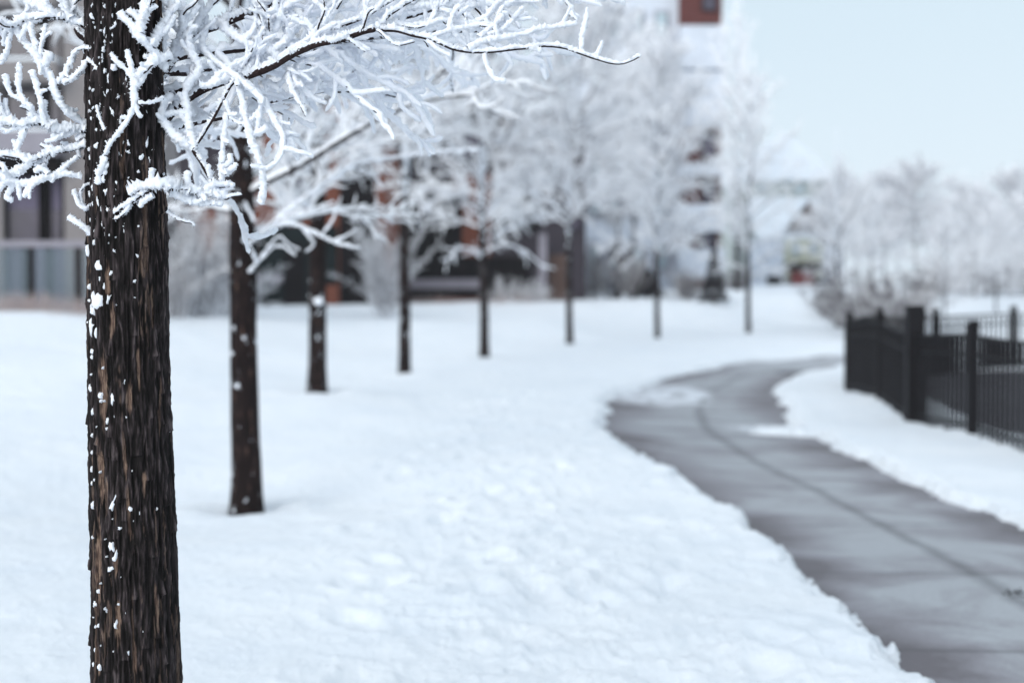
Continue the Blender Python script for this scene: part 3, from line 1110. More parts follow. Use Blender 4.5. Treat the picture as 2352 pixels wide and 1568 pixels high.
def near_branches():
    def branch(traces, label=None):
        fr = Frosted()
        for t in traces:
            pts, rb, rf = t[0], t[1], t[2]
            o = t[3] if len(t) > 3 else {}
            p = fr.twig(tr(pts), rb, rf, o.get('bare', 0.0))
            if 'tw' in o:
                e, a, b, r = o['tw']
                side_twigs(fr, p, e, a, b, r, **o.get('kw', {}))
        o = fr.build('branch', near, T1)
        if label:
            o['label'] = label
    mm = 0.001
    # upper right limb, dark underneath
    branch([
        ([(352, 215, -.02), (378, 168, .03), (432, 88, .1), (485, 66, .13), (562, 38, .16), (620, 12, .2), (700, -30, .25), (820, -90, .3)], (12 * mm, 7 * mm), (18 * mm, 12 * mm), {'bare': 0.85, 'tw': (0.05, .05, .16, .0075)}),
        ([(395, 140, .04), (420, 60, .02), (415, 0, 0), (400, -60, 0)], (5 * mm, 3 * mm), (13 * mm, 10 * mm), {'tw': (0.035, .04, .12, .0085)}),
        ([(440, 85, .1), (470, 30, .12), (520, -20, .15)], (4 * mm, 3 * mm), (11 * mm, 9 * mm), {'tw': (0.035, .04, .14, .008)}),
        ([(468, 72, .1), (468, 120, .05), (527, 165, 0), (580, 211, -.03), (615, 253, -.05), (650, 316, -.08), (640, 366, -.1), (612, 390, -.1)], (3 * mm, 2 * mm), (10 * mm, 7 * mm), {'tw': (0.05, .03, .10, .007)}),
        ([(650, 300, -.05), (668, 335, -.05), (686, 369, -.06)], (2 * mm, 2 * mm), (9 * mm, 8 * mm)),
        ([(505, 55, .1), (560, 100, .05), (620, 120, .05), (680, 180, .05), (700, 240, .08)], (4 * mm, 2 * mm), (12 * mm, 9 * mm), {'tw': (0.035, .04, .16, .008)}),
    ])
    # long right limb that reaches far across
    branch([
        ([(345, 310, -.03), (372, 285, 0), (400, 256, .03), (450, 213, .04), (540, 181, .03), (612, 160, .02), (682, 120, .0), (740, 101, -.02), (784, 88, -.03), (865, 66, -.04)], (12 * mm, 7.5 * mm), (17 * mm, 12 * mm), {'bare': 0.95, 'tw': (0.045, .05, .14, .007), 'kw': {'f0': 0.25}}),
        ([(862, 68, -.04), (925, 74, -.04), (988, 91, -.04), (1051, 116, -.03), (1122, 121, -.02), (1199, 112, -.02), (1262, 105, -.01), (1333, 123, 0), (1368, 137, 0), (1420, 148, 0), (1450, 142, 0), (1474, 128, 0)], (4.6 * mm, 1.6 * mm), (10.5 * mm, 7 * mm), {'bare': 0.66}),
        ([(1075, 116, -.03), (1110, 98, -.02), (1192, 81, 0), (1262, 63, .02), (1329, 55, .03)], (2 * mm, 1.5 * mm), (9.5 * mm, 7 * mm), {'tw': (0.08, .03, .06, .006)}),
        ([(1334, 121, 0), (1338, 85, 0), (1344, 50, 0), (1347, 16, 0)], (1.5 * mm, 1.5 * mm), (6.5 * mm, 6 * mm)),
        ([(1366, 135, 0), (1378, 112, 0), (1384, 92, 0)], (1.5 * mm, 1.5 * mm), (6.5 * mm, 6 * mm)),
        ([(1111, 122, -.02), (1118, 150, -.02), (1132, 179, -.02), (1145, 188, -.02), (1163, 192, -.02)], (1.5 * mm, 1.5 * mm), (6 * mm, 9 * mm)),
        ([(866, 70, -.05), (890, 90, -.06), (915, 105, -.06), (955, 96, -.06)], (2 * mm, 1.5 * mm), (6.5 * mm, 6 * mm), {'bare': .35}),
        ([(980, 92, -.04), (1005, 112, -.04), (1036, 130, -.04)], (1.5 * mm, 1.5 * mm), (7 * mm, 6 * mm)),
        ([(1215, 110, -.02), (1245, 118, -.02)], (1.5 * mm, 1.5 * mm), (8 * mm, 7 * mm)),
        ([(865, 66, -.04), (890, 38, -.02), (915, 22, 0), (946, 2, .02), (1010, -40, .05)], (5 * mm, 3.5 * mm), (10 * mm, 9 * mm), {'bare': .6}),
        ([(690, 112, .0), (738, 74, .03), (800, 55, .05), (860, 30, .08), (905, 0, .1), (960, -40, .12)], (4 * mm, 3 * mm), (10 * mm, 9 * mm), {'bare': .5, 'tw': (0.05, .04, .12, .007)}),
        ([(880, 48, 0), (950, 62, .02), (1016, 45, .04), (1072, 56, .05), (1118, 40, .06), (1150, 10, .08)], (2.5 * mm, 1.5 * mm), (9 * mm, 7.5 * mm), {'tw': (0.03, .04, .10, .0068)}),
        ([(985, 88, -.02), (1040, 70, 0), (1095, 62, .02), (1150, 58, .03), (1213, 32, .05)], (2.5 * mm, 1.5 * mm), (8.5 * mm, 7 * mm), {'tw': (0.035, .03, .09, .0066)}),
        ([(1100, 88, -.01), (1130, 62, 0), (1157, 36, 0)], (2 * mm, 1.5 * mm), (8 * mm, 7 * mm)),
        ([(1120, 84, 0), (1155, 66, .0), (1180, 46, 0)], (2 * mm, 1.5 * mm), (8 * mm, 7 * mm)),
        ([(930, 20, .03), (1010, 15, .06), (1090, 12, .1), (1190, 8, .14), (1260, -20, .2)], (2.5 * mm, 2 * mm), (9 * mm, 8 * mm), {'tw': (0.03, .04, .12, .007)}),
        ([(950, -10, .05), (1050, -22, .1), (1180, -30, .15), (1290, -10, .2), (1320, 6, .22)], (2.5 * mm, 2 * mm), (9 * mm, 7 * mm), {'tw': (0.03, .04, .12, .007), 'kw': {'upb': -.2}}),
        ([(700, 110, 0), (760, 40, .1), (800, -20, .15)], (3 * mm, 2 * mm), (10 * mm, 8 * mm), {'tw': (0.03, .05, .14, .008)}),
        ([(620, 158, .02), (660, 90, .1), (700, 40, .15), (760, -10, .2)], (3 * mm, 2 * mm), (11 * mm, 9 * mm), {'tw': (0.03, .05, .15, .0085)}),
        ([(560, 178, .02), (600, 110, .06), (640, 50, .1), (650, -10, .15)], (3 * mm, 2 * mm), (11 * mm, 9 * mm), {'tw': (0.03, .05, .15, .0085)}),
    ], 'long frosted branch reaching right across the lawn')
    # the bare brown zigzag twig and the white loops round it
    branch([
        ([(545, 180, .0), (528, 205, -.01), (513, 229, -.02), (489, 274, -.03), (462, 315, -.04), (443, 347, -.05)], (3.6 * mm, 3.6 * mm), (9 * mm, 9 * mm), {'bare': 1.15}),
        ([(443, 345, -.05), (458, 372, -.05), (480, 405, -.05), (503, 437, -.05)], (5 * mm, 4.5 * mm), (10 * mm, 9 * mm), {'bare': 1.1, 'tw': (0.04, .02, .05, .006)}),
        ([(443, 345, -.05), (415, 330, -.05), (387, 299, -.05), (371, 267, -.04), (378, 236, -.02), (400, 222, 0)], (2 * mm, 2 * mm), (11 * mm, 10 * mm), {'tw': (0.05, .03, .07, .008)}),
        ([(443, 345, -.05), (436, 306, -.04), (430, 262, -.03), (425, 225, -.02), (436, 195, -.01), (457, 160, 0), (440, 125, 0), (429, 90, 0)], (2 * mm, 2 * mm), (11 * mm, 11 * mm), {'tw': (0.05, .03, .08, .008)}),
        ([(548, 195, .0), (556, 240, -.02), (570, 299, -.04), (584, 345, -.05), (600, 390, -.06), (603, 430, -.06), (600, 473, -.06)], (2 * mm, 2 * mm), (8 * mm, 11 * mm), {'kw': {}}),
        ([(604, 392, -.06), (625, 382, -.06), (642, 358, -.06), (651, 318, -.05), (650, 285, -.03)], (2 * mm, 2 * mm), (8 * mm, 7.5 * mm)),
        ([(517, 232, -.02), (528, 270, -.02), (548, 285, -.02), (575, 280, -.03), (597, 256, -.03)], (2 * mm, 1.5 * mm), (7 * mm, 7 * mm), {'bare': .3, 'tw': (0.04, .015, .04, .006)}),
        ([(570, 312, -.04), (592, 310, -.04), (618, 296, -.04)], (2 * mm, 1.5 * mm), (8 * mm, 7.5 * mm)),
        ([(518, 260, -.02), (514, 300, -.02), (512, 352, -.03), (510, 390, -.03), (508, 425, -.04)], (1.5 * mm, 1.5 * mm), (7.5 * mm, 9 * mm), {'bare': .3, 'tw': (0.05, .02, .05, .007)}),
        ([(512, 385, -.03), (530, 372, -.03), (527, 352, -.03)], (1.5 * mm, 1.5 * mm), (8 * mm, 8 * mm)),
        ([(512, 405, -.03), (535, 390, -.03), (543, 375, -.03)], (1.5 * mm, 1.5 * mm), (10 * mm, 8 * mm)),
        ([(489, 430, -.05), (480, 400, -.05), (482, 380, -.05)], (1.5 * mm, 1.5 * mm), (9 * mm, 9 * mm)),
        ([(460, 200, 0), (500, 195, .0), (545, 160, .03), (600, 120, .08)], (2 * mm, 2 * mm), (12 * mm, 12 * mm), {'tw': (0.04, .04, .12, .009)}),
    ], 'bare reddish brown twig in a zigzag among white loops')
    # snow laden stub in front of the trunk
    branch([
        ([(300, 452, -.125), (330, 436, -.13), (366, 430, -.13), (410, 438, -.1), (457, 447, -.08), (500, 452, -.06), (524, 460, -.06)], (6 * mm, 3 * mm), (21 * mm, 17 * mm), {'bare': .25, 'tw': (0.03, .02, .05, .0085), 'kw': {'upb': 0.0}}),
        ([(345, 425, -.13), (350, 402, -.13), (351, 385, -.13)], (2 * mm, 2 * mm), (8 * mm, 8 * mm)),
        ([(470, 440, -.08), (495, 425, -.07), (527, 424, -.06), (534, 432, -.06)], (2 * mm, 2 * mm), (9 * mm, 7 * mm)),
        ([(432, 434, -.08), (431, 410, -.08), (428, 393, -.08)], (2 * mm, 2 * mm), (8 * mm, 9 * mm)),
        ([(340, 440, -.13), (305, 462, -.125), (280, 478, -.12), (262, 492, -.11)], (3 * mm, 2 * mm), (12 * mm, 6 * mm), {'bare': .3, 'tw': (0.03, .015, .04, .006), 'kw': {'upb': -.3}}),
        ([(352, 450, -.13), (325, 468, -.125), (318, 480, -.12)], (2 * mm, 2 * mm), (11 * mm, 8 * mm)),
        ([(300, 470, -.12), (285, 492, -.12), (262, 506, -.11)], (2 * mm, 2 * mm), (7 * mm, 6 * mm), {'bare': .4}),
        ([(384, 486, -.06), (400, 500, -.06), (424, 512, -.06), (440, 514, -.06), (446, 522, -.06)], (2.2 * mm, 1.5 * mm), (5.5 * mm, 5 * mm), {'bare': .55}),
        ([(390, 446, -.1), (440, 462, -.08), (480, 468, -.07), (515, 470, -.06)], (3 * mm, 2 * mm), (15 * mm, 9 * mm), {'tw': (0.03, .015, .035, .007), 'kw': {'upb': -.2}}),
    ], 'stubby branch thickly loaded with snow in front of the trunk')
    # twigs that lie across the face of the trunk
    branch([
        ([(340, 150, -.10), (325, 185, -.12), (309, 204, -.13), (309, 240, -.13), (295, 275, -.13), (278, 299, -.125), (262, 318, -.12), (252, 335, -.12), (244, 358, -.115)], (3 * mm, 1.5 * mm), (10 * mm, 6 * mm), {'tw': (0.06, .015, .05, .006)}),
        ([(309, 206, -.13), (303, 180, -.13), (299, 151, -.13), (295, 130, -.13), (292, 113, -.13)], (2 * mm, 1.5 * mm), (9 * mm, 7.5 * mm)),
        ([(303, 182, -.13), (290, 162, -.13), (270, 145, -.13), (253, 121, -.125)], (2 * mm, 1.5 * mm), (8 * mm, 7 * mm)),
        ([(262, 150, -.125), (260, 165, -.125)], (2 * mm, 1.5 * mm), (7 * mm, 6 * mm)),
        ([(309, 204, -.13), (318, 180, -.12), (335, 160, -.12), (360, 142, -.1), (395, 128, -.06)], (3 * mm, 2 * mm), (12 * mm, 13 * mm), {'tw': (0.04, .02, .06, .008)}),
        ([(316, 238, -.13), (338, 240, -.12), (358, 236, -.1), (378, 228, -.08)], (3 * mm, 2 * mm), (6 * mm, 6 * mm), {'bare': .5}),
        ([(380, 160, -.06), (345, 118, -.11), (318, 88, -.13), (300, 60, -.13), (284, 42, -.13), (276, 28, -.125)], (3 * mm, 1.5 * mm), (15 * mm, 8 * mm), {'tw': (0.04, .02, .06, .0085)}),
        ([(318, 80, -.13), (330, 40, -.11), (335, 0, -.1), (345, -40, -.1)], (3 * mm, 2 * mm), (13 * mm, 11 * mm), {'tw': (0.035, .03, .08, .009)}),
        ([(345, 115, -.1), (370, 70, -.06), (390, 30, -.04), (400, -20, 0)], (3 * mm, 2 * mm), (14 * mm, 12 * mm), {'tw': (0.035, .03, .10, .009)}),
        ([(243, 362, -.115), (236, 385, -.115), (228, 400, -.11), (222, 425, -.11)], (2 * mm, 1.5 * mm), (9 * mm, 8 * mm), {'tw': (0.03, .012, .03, .006)}),
        ([(240, 300, -.115), (228, 268, -.11), (222, 240, -.11)], (1.5 * mm, 1.5 * mm), (4 * mm, 4 * mm), {'bare': .3}),
    ], 'thin frosted twigs lying across the dark trunk')
    # left: the upper mass with dark stubs
    branch([
        ([(240, 90, -.02), (208, 78, -.03), (190, 62, -.04), (160, 48, -.04), (123, 42, -.05), (85, 42, -.05), (53, 47, -.06), (28, 62, -.06), (-10, 52, -.06), (-60, 60, -.06)], (5 * mm, 2.5 * mm), (17 * mm, 11 * mm), {'bare': .2, 'tw': (0.035, .03, .09, .009), 'kw': {'f0': 0.2}}),
        ([(200, 92, -.05), (184, 82, -.06), (170, 63, -.06)], (8 * mm, 5 * mm), (9 * mm, 7 * mm), {'bare': 1.0}),
        ([(35, 66, -.06), (58, 100, -.07), (81, 130, -.08), (100, 160, -.08), (120, 190, -.08), (130, 229, -.08), (148, 252, -.07), (172, 272, -.05), (208, 288, -.02)], (3 * mm, 3 * mm), (9.5 * mm, 11.5 * mm), {'tw': (0.10, .02, .05, .007)}),
        ([(215, 115, -.09), (197, 113, -.08), (176, 118, -.08), (165, 138, -.08), (155, 158, -.08), (140, 182, -.08), (128, 192, -.08)], (2 * mm, 2 * mm), (9 * mm, 8 * mm), {'bare': .15, 'tw': (0.06, .02, .04, .006)}),
        ([(232, 166, -.1), (212, 152, -.1), (197, 143, -.09), (186, 165, -.09), (165, 185, -.08), (143, 195, -.08)], (2 * mm, 2 * mm), (8 * mm, 8.5 * mm), {'bare': .2}),
        ([(84, 132, -.08), (78, 100, -.07), (70, 75, -.07), (72, 52, -.06)], (1.5 * mm, 1.5 * mm), (10 * mm, 9 * mm)),
        ([(90, 135, -.08), (97, 105, -.07), (100, 80, -.07), (103, 52, -.06)], (1.5 * mm, 1.5 * mm), (7 * mm, 7 * mm)),
        ([(98, 88, -.07), (112, 78, -.07), (120, 77, -.07)], (1.5 * mm, 1.5 * mm), (5.5 * mm, 5 * mm)),
        ([(102, 155, -.08), (110, 135, -.08), (118, 122, -.08)], (2 * mm, 2 * mm), (11 * mm, 14 * mm)),
        ([(28, 64, -.06), (20, 95, -.06), (14, 125, -.06), (-5, 148, -.06)], (1.5 * mm, 1.5 * mm), (8 * mm, 8 * mm)),
        ([(125, 42, -.05), (100, 20, -.04), (70, 8, -.02), (40, -8, 0), (0, -30, .02)], (3 * mm, 2 * mm), (15 * mm, 11 * mm), {'tw': (0.03, .03, .07, .009)}),
        ([(165, 48, -.05), (150, 20, -.04), (140, -10, -.03), (120, -50, -.02)], (3 * mm, 2 * mm), (13 * mm, 11 * mm), {'bare': .2, 'tw': (0.03, .03, .07, .009)}),
        ([(205, 72, -.06), (225, 40, -.08), (232, 10, -.09), (228, -30, -.08)], (3 * mm, 2 * mm), (12 * mm, 11 * mm), {'tw': (0.03, .02, .05, .008)}),
        ([(240, 62, -.1), (258, 64, -.12), (268, 56, -.12)], (2 * mm, 1 * mm), (6 * mm, 2 * mm)),
    ], 'frosted branch with forked twigs left of the trunk')
    # left: middle and lower sprays
    branch([
        ([(232, 326, -.02), (200, 306, -.03), (165, 300, -.05), (130, 302, -.07), (90, 285, -.09), (50, 290, -.1), (10, 285, -.1), (-50, 270, -.1)], (4 * mm, 2.5 * mm), (16 * mm, 15 * mm), {'bare': .15, 'tw': (0.022, .03, .09, .0085), 'kw': {'planar': .35}}),
        ([(70, 290, -.09), (70, 255, -.1), (52, 230, -.1), (46, 205, -.1), (43, 175, -.1), (42, 144, -.1)], (2 * mm, 1.5 * mm), (11 * mm, 7 * mm)),
        ([(50, 232, -.1), (32, 222, -.1), (22, 210, -.1), (14, 192, -.1), (11, 172, -.1)], (1.5 * mm, 1.5 * mm), (8 * mm, 7 * mm)),
        ([(100, 282, -.09), (95, 246, -.1), (86, 215, -.1), (80, 185, -.1), (75, 160, -.1)], (1.5 * mm, 1.5 * mm), (9 * mm, 7 * mm)),
        ([(88, 220, -.1), (100, 208, -.1), (110, 209, -.1)], (1.5 * mm, 1.5 * mm), (6 * mm, 6 * mm)),
        ([(12, 285, -.1), (0, 240, -.1), (-8, 215, -.1)], (1.5 * mm, 1.5 * mm), (9 * mm, 7 * mm)),
        ([(60, 292, -.1), (45, 325, -.1), (40, 350, -.1), (60, 370, -.1)], (2 * mm, 2 * mm), (9 * mm, 9 * mm), {'bare': .2}),
    ], 'dense white spray of twigs beside the upper trunk')
    branch([
        ([(230, 352, -.02), (207, 340, -.03), (170, 345, -.05), (130, 352, -.08), (100, 360, -.09), (70, 369, -.1), (30, 362, -.1), (-40, 350, -.1)], (4 * mm, 2.5 * mm), (13 * mm, 12 * mm), {'bare': .2, 'tw': (0.03, .03, .08, .008), 'kw': {'upb': -.1}}),
        ([(188, 409, -.07), (160, 405, -.08), (123, 408, -.09), (90, 415, -.1), (53, 424, -.1), (20, 415, -.1), (-30, 400, -.1)], (2 * mm, 2 * mm), (8 * mm, 11 * mm), {'tw': (0.035, .02, .06, .007), 'kw': {'upb': -.2}}),
        ([(178, 362, -.06), (150, 385, -.08), (120, 405, -.09)], (2 * mm, 2 * mm), (7 * mm, 8 * mm)),
        ([(70, 370, -.1), (45, 395, -.1), (20, 405, -.1), (-20, 410, -.1)], (2 * mm, 2 * mm), (12 * mm, 12 * mm), {'tw': (0.03, .02, .06, .008)}),
        ([(32, 420, -.1), (22, 440, -.1), (16, 455, -.1), (30, 466, -.1)], (1.5 * mm, 1.5 * mm), (9 * mm, 8 * mm)),
        ([(42, 422, -.1), (44, 440, -.1), (50, 462, -.1)], (1.5 * mm, 1.5 * mm), (8 * mm, 7 * mm)),
        ([(110, 402, -.1), (95, 388, -.1), (78, 396, -.1)], (1.5 * mm, 1.5 * mm), (8 * mm, 8 * mm)),
        ([(12, 418, -.1), (-2, 440, -.1), (-6, 462, -.1)], (1.5 * mm, 1.5 * mm), (8 * mm, 7 * mm)),
    ], 'lower white spray of drooping twigs left of the trunk')
    branch([
        ([(212, 478, -.06), (195, 480, -.07), (182, 468, -.07), (175, 450, -.07), (165, 437, -.07)], (1.5 * mm, 1.5 * mm), (8 * mm, 6 * mm)),
        ([(190, 475, -.07), (186, 450, -.06), (195, 428, -.06), (210, 418, -.05)], (1.2 * mm, 1.2 * mm), (5 * mm, 4 * mm), {'bare': .2}),
    ], 'small curled twig at the left side of the trunk')
    branch([
        ([(212, 540, -.06), (200, 532, -.07), (185, 518, -.07), (168, 508, -.07), (152, 499, -.07)], (1.5 * mm, 1.5 * mm), (8 * mm, 6.5 * mm)),
    ], 'lowest small twig at the left side of the trunk')

    # limbs behind and above, grown
    rg = random.Random(77)
    for az, h, L, el in [(38, 2.02, 1.35, 14), (72, 2.1, 1.5, 12), (15, 2.25, 1.5, 22), (100, 2.2, 1.3, 20), (55, 2.3, 1.5, 28), (25, 2.12, 1.15, 6), (50, 1.95, 0.95, 2), (84, 1.98, 1.1, 6), (140, 2.5, 1.1, 35), (215, 2.75, 1.1, 35), (290, 2.85, 1.0, 40), (335, 2.7, 1.1, 35), (60, 2.9, 1.2, 42), (170, 3.1, 1.1, 45)]:
        fr = Frosted()
        a, e = math.radians(az), math.radians(el)
        cx, cy, r = trunk_axis(np.array([h]))
        st = (T1[0] + cx[0], T1[1], h)
        lp = grow(st, (math.cos(a) * math.cos(e), math.sin(a) * math.cos(e), math.sin(e)), L, 9, 0.08, 0.03, 0.05, rg)
        p = fr.twig([tuple(v) for v in lp], (.011, .003), (.016, .009), 0.4, step=0.009, k=8)
        n = int(L / 0.085)
        for q in range(n):
            f = 0.2 + 0.8 * (q + rg.random()) / n
            k = min(len(p) - 2, int(f * (len(p) - 1)))
            sd_ = side_dir(Vector(p[min(len(p) - 1, k + 3)] - p[max(0, k - 3)]), rg, rg.uniform(.5, 1.0))
            sl = rg.uniform(.18, .5) * (1.2 - .5 * f)
            g = grow(p[k], sd_, sl, 6, 0.16, 0.04, 0.03, rg)
            pp = fr.twig([tuple(v) for v in g], (.0035, .002), (.0105, .0085), 0.2 if rg.random() < .2 else 0, step=0.009, k=8)
            nt_ = int(sl / 0.05)
            for u in range(nt_):
                kk = min(len(pp) - 2, int(rg.uniform(.1, 1) * (len(pp) - 1)))
                g2 = grow(pp[kk], side_dir(Vector(pp[-1] - pp[0]), rg, rg.uniform(.5, 1.1)), rg.uniform(.04, .15), 4, .2, .05, 0, rg)
                fr.twig([tuple(v) for v in g2], (.002, .0015), (.009, .007), 0, step=0.009, k=7)
        fr.build('branch', near, T1)


near_branches()


def near_top():
    """the crown above, outside the sharp part"""
    limbs, secs, twigs = grow_crown(51, 8.4, 3.3, 24, 1.5, 0.009, 0.8)
    me = crown_mesh('crown', [(limbs, 6, 1), (secs, 4, 0), (twigs, 4, 0)], [M['twig_far'], M['limb_far']])
    o = link(bpy.data.objects.new('crown', me), near)
    cx, cy, r = trunk_axis(np.array([4.0]))
    o.location = (cx[0], 0, 0)


near_top()

# ------------------------------------------------------------------ the row of trees
ROW_LABELS = [
    'second tree of the row, scraped dark trunk with a low spray of frosted twigs',
    'third tree of the row, dark trunk with a snow clump on its side',
    'fourth tree of the row, dark trunk with its foot cut off by a snow bank',
    'fifth tree of the row, slim trunk with two arching low branches before the dark porch',
    'sixth tree of the row, slender trunk beside the grey pillar of the porch',
    'seventh tree of the row, thin trunk with a dark low shrub behind it',
    'eighth tree of the row, thin trunk standing against the snowy gabled house',
    'farthest tree of the row, thin dark trunk just beyond the fence end']
RADII = [0.098, 0.103, 0.092, 0.095, 0.085, 0.082, 0.088, 0.085]


def make_variants():
    out = []
    for s, (H, cl, nl, sp, tw, dn) in enumerate([(8.6, 2.0, 50, 2.6, .0125, 1.05), (9.0, 2.7, 54, 2.6, .0165, 1.1), (8.8, 2.2, 52, 2.6, .0165, 1.1), (8.6, 1.6, 34, 2.5, .0165, .75)]):
        limbs, secs, twigs = grow_crown(300 + s, H, cl, nl, sp, tw, dn)
        out.append(crown_mesh('crown', [(limbs, 5, 1), (secs, 4, 0), (twigs, 3, 0)], [M['twig_far'], M['limb_far']]))
    return out


CROWNS = make_variants()
for i, (x, y, z) in enumerate(ROW):
    z = ground_z(x, y) - 0.02
    t = thing('frosted_tree', (x, y, z), ROW_LABELS[i], 'tree', 'young trees in a row along the snowy lawn')
    tm = trunk_mesh('trunk', 20 + i, 7.9, RADII[i], (rng.uniform(-.016, .016), rng.uniform(-.012, .012)))
    link(bpy.data.objects.new('trunk', tm), t)
    c = link(bpy.data.objects.new('crown', CROWNS[[0, 0, 1, 2, 1, 2, 3, 3][i]]), t)
    c.rotation_euler = (0, 0, i * 2.1 + 0.4)
    c.location = (0, 0, [0, .1, .75, .45, .35, .2, .2, .2][i])
    s = [1, 1.0, 1.0, .95, 1.0, .78, .72, .7][i]
    c.scale = (s, s, [1, 1, 1, 1, 1, 1, 1.05, .72][i])
    t.children[0].scale = (1, 1, [1, 1, 1, 1, 1, 1, 1.05, .72][i])
    if i == 0:      # the low spray traced on the second tree
        fr = Frosted()
        o0 = np.array([x, y, z])
        d = 10.2
        for pts, rb, rf in [
                ([(572, 560, .0), (610, 535, -.1), (660, 515, -.2), (720, 535, -.25), (775, 560, -.3), (830, 572, -.3)], .006, .017),
                ([(600, 540, -.1), (640, 505, -.2), (700, 490, -.25), (770, 462, -.3)], .004, .013),
                ([(640, 500, -.1), (700, 455, -.1), (760, 415, -.1), (820, 380, 0), (900, 365, .1), (1010, 352, .2), (1100, 345, .3)], .006, .02),
                ([(740, 540, -.3), (765, 505, -.3), (772, 470, -.3)], .003, .012),
                ([(690, 520, -.25), (720, 560, -.25), (700, 580, -.25)], .003, .012),
                ([(770, 555, -.3), (800, 540, -.3), (822, 525, -.3)], .003, .013),
                ([(572, 625, -.05), (600, 595, -.1), (640, 565, -.15), (680, 588, -.2)], .004, .013),
                ([(590, 608, -.1), (580, 580, -.15), (566, 550, -.2)], .004, .012),
                ([(600, 590, -.1), (640, 545, -.2), (660, 560, -.2), (690, 575, -.2)], .003, .011),
                ([(585, 510, -.1), (570, 480, -.1), (560, 462, -.1)], .004, .014),
                ([(800, 385, 0), (850, 400, 0), (880, 430, 0)], .003, .012)]:
            fr.twig([P(a, b, d + q) for a, b, q in pts], (rb, rb * .6), (rf, rf * .8), 0.1, step=.015, k=7)
        o = fr.build('branch', t, o0)
        o['label'] = 'low frosted spray reaching right'
    if i == 3:      # the low arching branches of the fifth tree
        fr = Frosted()
        o0 = np.array([x, y, z])
        rl = random.Random(31)
        for pts in [[(1113, 602, 0), (1085, 575, -.2), (1055, 572, -.3), (1025, 598, -.4)],
                    [(1113, 585, 0), (1150, 562, -.3), (1200, 575, -.4), (1245, 612, -.5)],
                    [(1113, 512, 0), (1075, 468, .1), (1030, 450, .2), (985, 468, .3), (955, 510, .4)],
                    [(1113, 500, 0), (1160, 452, -.2), (1215, 442, -.3), (1268, 468, -.4), (1300, 505, -.4)],
                    [(1113, 560, 0), (1160, 530, .3), (1215, 508, .5), (1270, 490, .6)]]:
            p = fr.twig([P(a, b_, y + q) for a, b_, q in pts], (.014, .006), (.034, .022), 0.3, step=.03, k=7)
            for q in range(16):
                kk = rl.randrange(2, len(p) - 1)
                g = grow(p[kk], side_dir(Vector(p[kk + 1] - p[kk - 1]), rl, rl.uniform(.5, 1)), rl.uniform(.12, .4), 5, .2, .03, .02, rl)
                fr.twig([tuple(v) for v in g], (.003, .002), (.017, .013), 0, step=.03, k=5)
        o = fr.build('branch', t, o0)
        o['label'] = 'low arching frosted branches'
    if i == 1:
        b = MB()
        me = bpy.data.meshes.new('snow_clump')
        pts = []
        n = 10
        V, F = [], []
        cc = P(732, 692, 17.05) - np.array([x, y, z])
        for a in range(n + 1):
            for q in range(14):
                th, ph = math.pi * a / n, 2 * math.pi * q / 14
                r_ = 0.06 * (1 + 0.3 * math.sin(3 * ph + a) * 0.5)
                V.append(cc + np.array([math.sin(th) * math.cos(ph), math.sin(th) * math.sin(ph), .8 * math.cos(th)]) * r_)
        for a in range(n):
            for q in range(14):
                F.append((a * 14 + q, a * 14 + (q + 1) % 14, (a + 1) * 14 + (q + 1) % 14, (a + 1) * 14 + q))
        link(bpy.data.objects.new('snow_clump', mesh_np('snow_clump', np.array(V), np.array(F), [M['frost']])), t)

# ------------------------------------------------------------------ far trees
FAR = [  # px, depth, width scale, height scale, crown, label
    (2000, 62, .85, .60, 3, 'pale frosted tree rising behind the grey shrubs past the farthest row tree'),
    (2170, 48, .62, .46, 3, 'small frosted tree with a dark low trunk behind the tall fence pillar'),
    (2238, 66, .95, .60, 3, 'slim frosted tree between the two fence posts on the far snowfield'),
    (2287, 58, .75, .50, 3, 'thin frosted tree on the far snowfield above the small capped fence post'),
    (2380, 60, .9, .58, 3, 'pale frosted tree at the right margin beyond the fence'),
    (2100, 78, 1.25, .74, 1, 'hazy broad frosted tree far beyond the fence pillar'),
    (2030, 88, 1.2, .80, 2, 'hazy frosted tree farthest back behind the spiky shrubs'),
    (2320, 84, 1.3, .78, 1, 'hazy broad frosted tree far back near the right margin'),
    (2205, 92, 1.3, .80, 2, 'hazy frosted tree farthest back above the snowfield'),
    (1935, 80, 1.0, .66, 1, 'hazy frosted tree right of the snowy gabled house'),
    (1692, 66, .75, 1.5, 3, 'tall thin lacy frosted tree beside the right edge of the tall block'),
    (1420, 62, 1.0, 1.1, 1, 'frosted tree before the pale block between sixth and seventh row trees'),
    (2480, 78, 1.3, .78, 1, 'frosted tree far out to the right of the fence'),
    (1455, 70, 1.0, 1.45, 2, 'taller frosted tree close to the wall of the pale block'),
]
FAR_CROWNS = []
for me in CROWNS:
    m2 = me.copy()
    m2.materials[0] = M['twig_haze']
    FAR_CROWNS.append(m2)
far_trunk = [trunk_mesh('trunk', 70 + k, 7.9, 0.09) for k in range(2)]
for i, (px, d, sx_, sz_, cv, lab) in enumerate(FAR):
    x = (px - 1176) / FPX * d
    t = thing('frosted_tree', (x, d, ground_z(x, d) - .02), lab, 'tree', 'frosted trees beyond the lawn')
    a = link(bpy.data.objects.new('trunk', far_trunk[i % 2]), t)
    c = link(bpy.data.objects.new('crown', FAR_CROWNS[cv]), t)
    a.scale = (sz_ * .8, sz_ * .8, sz_)
    c.scale = (sx_, sx_, sz_)
    c.rotation_euler = a.rotation_euler = (0, 0, i * 1.3)


